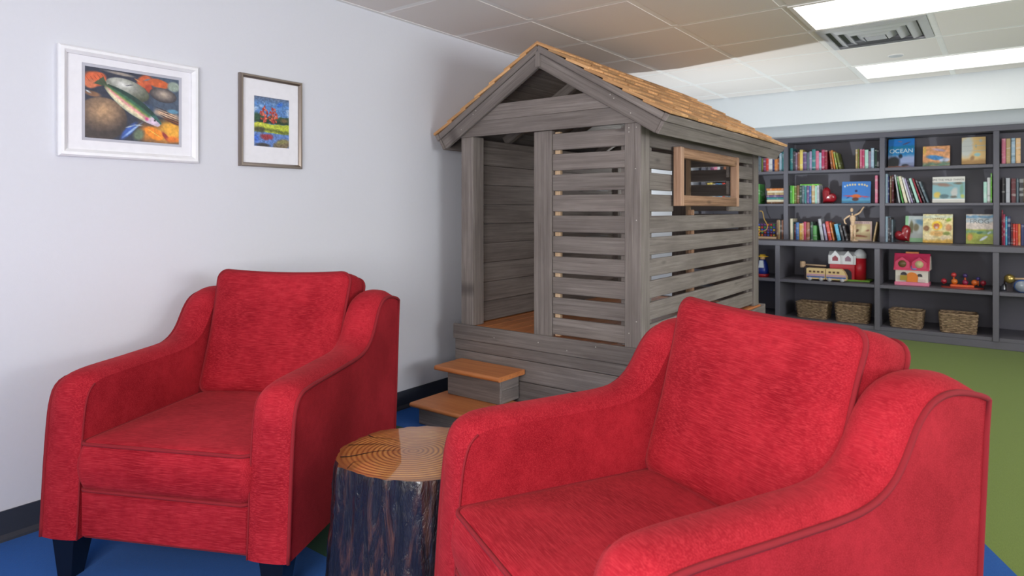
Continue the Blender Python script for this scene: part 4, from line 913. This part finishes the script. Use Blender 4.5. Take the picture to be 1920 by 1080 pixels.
def bead_maze():
    y = 6.93; a, b = un(1415, 440, 1, y), un(1455, 440, 1, y); w = b.x - a.x; t = thing('bead_maze', ((a.x + b.x) / 2, y + .06, S3 + .001), 0, 'wooden bead toy with coloured balls and a looping yellow wire', 'toy')
    MB().cbox(-w / 2, w / 2, -.06, .06, 0, .022, .003).build('base', M_PALE, t); hh = .165
    MB().box(-w / 2 + .01, w / 2 - .004, .0, .012, .022, hh).build('panel', plain((70, 50, 62), .5), t)
    cols = [(206, 60, 50), (60, 96, 190), (226, 190, 60), (110, 60, 140), (60, 150, 90), (224, 120, 50)]; k = 0
    for r in range(5):
        for c in range(6):
            k += 1; MB().ball((-w / 2 + .03 + c * (w - .05) / 5.4, -.008, .036 + r * .027), .0105, 10).build('bead', plain(random.choice(cols), .35), t)
    P = [un(px, py, 1, y - .0) for px, py in ((1424, 396), (1429, 396), (1431, 404), (1432, 411), (1437, 419), (1439, 425), (1437, 431), (1430, 434), (1423, 433), (1420, 446))]
    MB().tube(chaikin([(q.x - (a.x + b.x) / 2, -.05, q.z - S3) for q in P], 2), .004, 8).build('wire', plain((214, 170, 84), .35), t)
bead_maze()

def train():
    y = 6.62; zb = L1 + .001
    for i, (p0, p1, lab) in enumerate(((1512, 1547, 'wooden train car at the left, trailing the rounded engine car'), (1548.5, 1587, 'wooden train engine car with a rounded nose beside the toy barn'))):
        a, b = un(p0, 520, 1, y), un(p1, 520, 1, y); w = b.x - a.x; h = .118; t = thing('train_car', ((a.x + b.x) / 2, y + .035, zb), 0, lab, 'toy train', 'wooden toy train')
        pr = [(-w / 2, .018), (w / 2, .018)] + ([(w / 2, h * .45), (w / 2 - .02, h * .8), (w / 2 - .045, h)] if i else [(w / 2, h - .006), (w / 2 - .006, h)]) + [(-w / 2 + .006, h), (-w / 2, h - .006)]
        MB().prism(pr, -.035, .035, 1).build('body', plain((226, 196, 140), .5), t)
        e = .03 if i else .003
        MB().box(-w / 2 + .003, w / 2 - .003, -.0362, -.0352, .05, .064).build('stripe', plain((196, 150, 176), .5), t); MB().box(-w / 2 + .003, w / 2 - .003, -.0362, -.0352, .03, .046).build('stripe', plain((80, 104, 160), .5), t)
        for k in range(4 if not i else 3):
            x = -w / 2 + .022 + k * .035; MB().box(x, x + .022, -.0364, -.0354, .078, .095).build('train_window', plain((96, 62, 40), .5), t)
        for x in (-w / 2 + .03, w / 2 - .035):
            for sy in (-1, 1): MB().lathe([(.017, -.005), (.017, .005)], 16, 0, AX((x, sy * .037, .017), (1, 0, 0), (0, 0, 1), (0, -1, 0))).build('wheel', plain((188, 186, 190), .4), t)
    c = un(1530, 505, 1, 6.80); t = thing('wooden_mallet', (c.x, 6.80, zb), 0, 'pale wooden mallet lying behind the toy train', 'toy mallet')
    MB().tube([(-.12, 0, .135), (.09, 0, .130)], .008, 10).build('handle', M_PALE, t); MB().lathe([(.022, -.03), (.025, -.02), (.025, .02), (.022, .03)], 16, 0, Matrix.Translation((-.12, 0, .135))).build('head', M_PALE, t)
    MB().cbox(-.1, .08, -.03, .03, 0, .119, .004).build('rest_block', plain((70, 56, 60), .6), t)
train()

def barn():
    y = 6.775; zb = L1 + .001; a, b = un(1556, 520, 1, y), un(1602, 520, 1, y); w = b.x - a.x; H_ = un(1580, 470, 1, y).z - zb; d = .17
    t = thing('toy_barn', ((a.x + b.x) / 2, y, zb), 0, 'red toy barn with white gabled roof and round silo', 'toy barn')
    RED, WHT = plain((206, 34, 48), .35), plain((236, 236, 238), .35)
    MB().cbox(-w / 2 - .005, w / 2 + .13, -.02, d, 0, .016, .004).build('base', plain((126, 176, 60), .5), t)
    MB().box(-w / 2, w / 2, 0, d, .016, H_ * .62).build('body', RED, t)
    z0, z1, z2 = H_ * .55, H_ * .84, H_
    MB().prism([(-.008, z0), (d + .008, z0), (d + .008, z1), (d * .75, z2 - .01), (.05, z2 - .01), (-.008, z1)], -w / 2 - .012, w / 2 + .012, 0).build('roof', WHT, t)
    for cx in (-w * .26, w * .26):
        q = w * .21; o = MB().prism([(cx - q, z0 + .004), (cx + q, z0 + .004), (cx + q, z1 - .01), (cx, z2), (cx - q, z1 - .01)], -.022, .03, 1).build('dormer', WHT, t)
        q *= .56; MB().prism([(cx - q, z0 + .03), (cx + q, z0 + .03), (cx + q, z1 - .022), (cx, z2 - .045), (cx - q, z1 - .022)], -.024, -.0225, 1).build('dormer_window', plain((150, 30, 52) if cx < 0 else (150, 110, 130), .4), o)
    n = 12; MB().prism([(w * .18 + .045 * math.cos(math.pi * k / n), .017 + .05 + .045 * math.sin(math.pi * k / n)) for k in range(n + 1)] + [(w * .18 - .045, .017), (w * .18 + .045, .017)], -.004, -.0005, 1).build('door', plain((50, 38, 44), .5), t)
    s = un(1611, 520, 1, y).x - (a.x + b.x) / 2; r = .05; hz = un(1611, 484, 1, y).z - zb; ht = un(1611, 467, 1, y).z - zb
    si = MB().lathe([(r, .016), (r, hz)], 28, 0, None, (s, .05)).build('silo', RED, t)
    MB().lathe([(r + .003, hz - .002), (r + .003, hz + .035), (r * .75, ht - .02), (r * .3, ht - .004), (.002, ht)], 28, 0, None, (s, .05)).build('silo_cap', WHT, si)
barn()

def doll_house():
    y = 6.72; zb = L1 + .001; a, b = un(1679, 520, 1, y), un(1740, 520, 1, y); w = b.x - a.x; H_ = un(1710, 476, 1, y).z - zb; d = .17
    t = thing('toy_house', ((a.x + b.x) / 2, y, zb), 0, 'pink and white toy house with an orange door', 'toy house')
    PK, WH, LP = plain((222, 62, 104), .4), plain((228, 222, 210), .45), plain((234, 130, 160), .4)
    MB().cbox(-w / 2 - .006, w / 2 + .01, -.02, d, 0, .03, .003).build('base', LP, t); MB().box(-w / 2, w / 2, 0, d, .03, H_ * .52).build('wall', WH, t)
    MB().prism([(-.02, H_ * .48), (d + .02, H_ * .48), (d * .62, H_), (d * .3, H_)], -w / 2 - .012, w / 2 + .012, 0).build('roof', PK, t)
    MB().prism([(0, H_ * .5), (d, H_ * .5), (d * .6, H_ - .02), (d * .32, H_ - .02)], w / 2 + .012, w / 2 + .016, 0).build('gable', WH, t)
    MB().box(-w * .2, w * .2, d * .32, d * .58, H_, H_ + .014).build('handle', plain((226, 130, 60), .4), t)
    for cx, c in ((-w * .28, (120, 96, 60)), (w * .24, (220, 200, 150))):
        o = MB().prism([(cx - .055, H_ * .54), (cx + .055, H_ * .54), (cx + .055, H_ * .74), (cx, H_ * .9), (cx - .055, H_ * .74)], -.016, .05, 1).build('dormer', PK, t)
        MB().lathe([(.032, 0), (.032, .002)], 18, 0, AX((cx, -.0165, H_ * .68), (1, 0, 0), (0, 0, 1), (0, -1, 0))).build('dormer_window', plain(c, .4), o)
    MB().lathe([(.026, 0), (.026, .004)], 16, 0, AX((.02, -.006, H_ * .575), (1, 0, 0), (0, .55, .83), (0, -.83, .55))).build('sign', plain((120, 140, 200), .4), t)
    def arch(x0, x1, z0, z1, yy, col, nm):
        r = (x1 - x0) / 2; MB().prism([(x0, z0), (x1, z0)] + [((x0 + x1) / 2 + r * math.cos(math.pi * k / 10), z1 - r + r * math.sin(math.pi * k / 10)) for k in range(11)], yy, -.0005, 1).build(nm, plain(col, .4), t)
    arch(-.04, .05, .032, H_ * .42, -.012, (236, 134, 40), 'door'); arch(-w * .34, -w * .14, .09, H_ * .42, -.004, (50, 42, 50), 'window'); arch(w * .17, w * .33, .08, H_ * .38, -.004, (60, 60, 66), 'window')
    MB().box(-w * .35, -w * .13, -.022, -.001, .045, .088).build('window_box', plain((176, 150, 50), .5), t); MB().box(w * .2, w * .42, -.02, -.001, .035, .058).build('window_box', plain((222, 200, 196), .5), t)
doll_house()

def boat_toy():
    y = 6.70; zb = L1 + .001; a, b = un(1764, 540, 1, y), un(1845, 540, 1, y); w = b.x - a.x
    t = thing('peg_toy', ((a.x + b.x) / 2, y + .04, zb), 0, 'orange red peg toy with round knobs on a flat tray', 'toy')
    n = 24; MB().prism([(w / 2 * math.cos(2 * math.pi * k / n), .055 * math.sin(2 * math.pi * k / n)) for k in range(n)], 0, .012, 2).build('tray', plain((150, 50, 36), .4), t)
    MB().cbox(-w * .28, w * .28, -.04, .03, .012, .032, .004).build('deck', plain((226, 92, 40), .35), t)
    for x, z, r, c in ((-.13, .055, .022, (170, 30, 50)), (-.055, .055, .024, (226, 120, 40)), (.02, .052, .022, (150, 30, 70)), (.085, .055, .024, (226, 110, 44)), (.145, .055, .022, (150, 28, 50)), (-.06, .112, .02, (206, 60, 60)), (.02, .11, .018, (70, 50, 110)), (.11, .088, .016, (60, 50, 120))):
        o = MB().ball((x, -.012, z), r, 12).build('knob', plain(c, .3, coat=.3), t); MB().tube([(x, -.012, .03), (x, -.012, z)], .006, 8).build('peg', plain((200, 90, 40), .4), o)
boat_toy()

def right_toys():
    zb = L1 + .001; y = 6.70
    c = un(1893, 540, 1, y); t = thing('maraca', (c.x, y, zb), 0, 'gold coloured shaker with a wooden handle at the right photo edge', 'shaker')
    MB().ball((0, 0, .105), .038, 16).build('shaker_head', plain((196, 170, 100), .25, .7), t); MB().tube([(.03, 0, .107), (.2, .02, .112)], .008, 10).build('handle', M_PALE, t)
    MB().box(-.02, .02, .01, .05, 0, .068).build('stand', plain((70, 60, 66), .6), t)
    c = un(1910, 545, 1, y - .02); t = thing('toy_drum', (c.x + .02, y - .02, zb), 0, 'small blue and clear round toy below the gold shaker', 'toy')
    M = AX((0, 0, .052), (1, 0, 0), (0, 0, 1), (0, -1, 0)); MB().lathe([(.03, -.03), (.05, -.02), (.052, .0), (.05, .02), (.03, .03)], 24, 0, M).build('shell', plain((60, 100, 170), .3), t)
    MB().lathe([(.044, .0255), (.044, .03), (.01, .036)], 24, 0, M).build('drum_face', plain((150, 158, 172), .2, coat=.6), t)
    c = un(1880, 540, 1, 6.75); t = thing('metal_bell', (c.x + .012, 6.75, zb), 0, 'small silver bell beside the divider at the right photo edge', 'bell')
    MB().lathe([(.03, 0), (.026, .02), (.018, .045), (.012, .055), (.001, .06)], 20).build('bell_body', plain((170, 174, 184), .2, .9), t); MB().tube([(0, 0, .058), (0, 0, .085)], .006, 8).build('handle', plain((60, 40, 36), .5), t)
right_toys()

def blue_doll():
    y = 6.72; c = un(1430, 518, 1, y); zb = L1 + .001; t = thing('toy_figure', (c.x, y, zb), 0, 'blue toy figure with yellow brimmed hat beside the playhouse corner post', 'toy figure'); k = un(1430, 477, 1, y).z - zb
    MB().lathe([(.062, 0), (.062, .025), (.058, .03)], 24).build('base', plain((160, 26, 34), .4), t); MB().lathe([(.058, .03), (.056, k * .3), (.045, k * .6), (.028, k * .78)], 24).build('coat', plain((24, 48, 140), .4), t)
    MB().ball((0, -.002, k * .84), .026, 14).build('head', plain((232, 190, 140), .5), t); MB().prism([(-.026, k * .42), (.026, k * .42), (.016, k * .74), (-.016, k * .74)], -.053, -.03, 1).build('shirt', plain((214, 222, 232), .5), t)
    MB().lathe([(.058, k * .9), (.058, k * .92), (.03, k * .94), (.026, k), (.001, k + .002)], 24).build('hat', plain((232, 184, 60), .4), t)
blue_doll()

def wicker_mat():
    t = NT('wicker'); nz = t.noise(40, None, (1, 1, 2), 3); t.set(Base_Color=t.ramp(nz, [(.3, srgb(92, 72, 54)), (.55, srgb(158, 132, 104)), (.75, srgb(192, 168, 138))]), Roughness=.75); return t.mat
M_WICK = wicker_mat()
def basket(p0, p1, pt, label, y, yaw):
    pc = (p0 + p1) / 2; a, b = un(p0, pt, 1, y), un(p1, pt, 1, y); w, d = (b.x - a.x) * .90, .20; h = un(pc, pt, 1, y).z - L0 - .002
    t = thing('wicker_basket', ((a.x + b.x) / 2, y + d / 2, L0 + .0015), R(yaw), label, 'basket', 'wicker baskets on the bottom shelf')
    def ring(z, off=0, k0=0): 
        f = .9 + .1 * z / h; P = []
        for x, yy in rrect(w * f, d * f, .025, 0, 4, 14): P.append((x, yy, z))
        return P
    MB().box(-w * .44, w * .44, -d * .44, d * .44, 0, .006).build('bottom', M_WICK, t)
    N = len(ring(0)); rows = 11; wv = MB()
    for r in range(rows):
        z = .007 + (h - .02) * r / (rows - 1); P = []
        for k, (x, yy, zz) in enumerate(ring(z)):
            l = math.hypot(x, yy); s = .003 * (1 if ((k // 3) + r) % 2 else -1); P.append((x * (1 + s / l), yy * (1 + s / l), zz))
        wv.tube(P, (h - .02) / rows * .56, 5, True)
    wv.build('weave', M_WICK, t)['kind'] = 'stuff'
    sk = MB()
    bt, tp = ring(0.0), ring(h - .006)
    for k in range(0, N, 3): sk.tube([bt[k], tp[k]], .004, 5)
    sk.build('stakes', M_WICK, t)['kind'] = 'stuff'
    MB().tube([(x, yy, h - .004) for x, yy, z in ring(h)], .0075, 8, True).build('rim', M_WICK, t)
    MB().box(-w * .43, w * .43, -d * .43, d * .43, .006, h * .6).build('liner', plain((70, 54, 42), .8), t)
basket(1489, 1555, 568, 'wicker basket furthest left on the bottom shelf, below the toy train', 6.72, -4)
basket(1561, 1632, 572, 'wicker basket on the bottom shelf below the red toy barn', 6.68, 2)
basket(1664, 1733, 583, 'wicker basket on the bottom shelf below the pink toy house', 6.66, -3)
basket(1756, 1836, 589, 'widest wicker basket on the bottom shelf, below the orange peg toy', 6.64, 3)
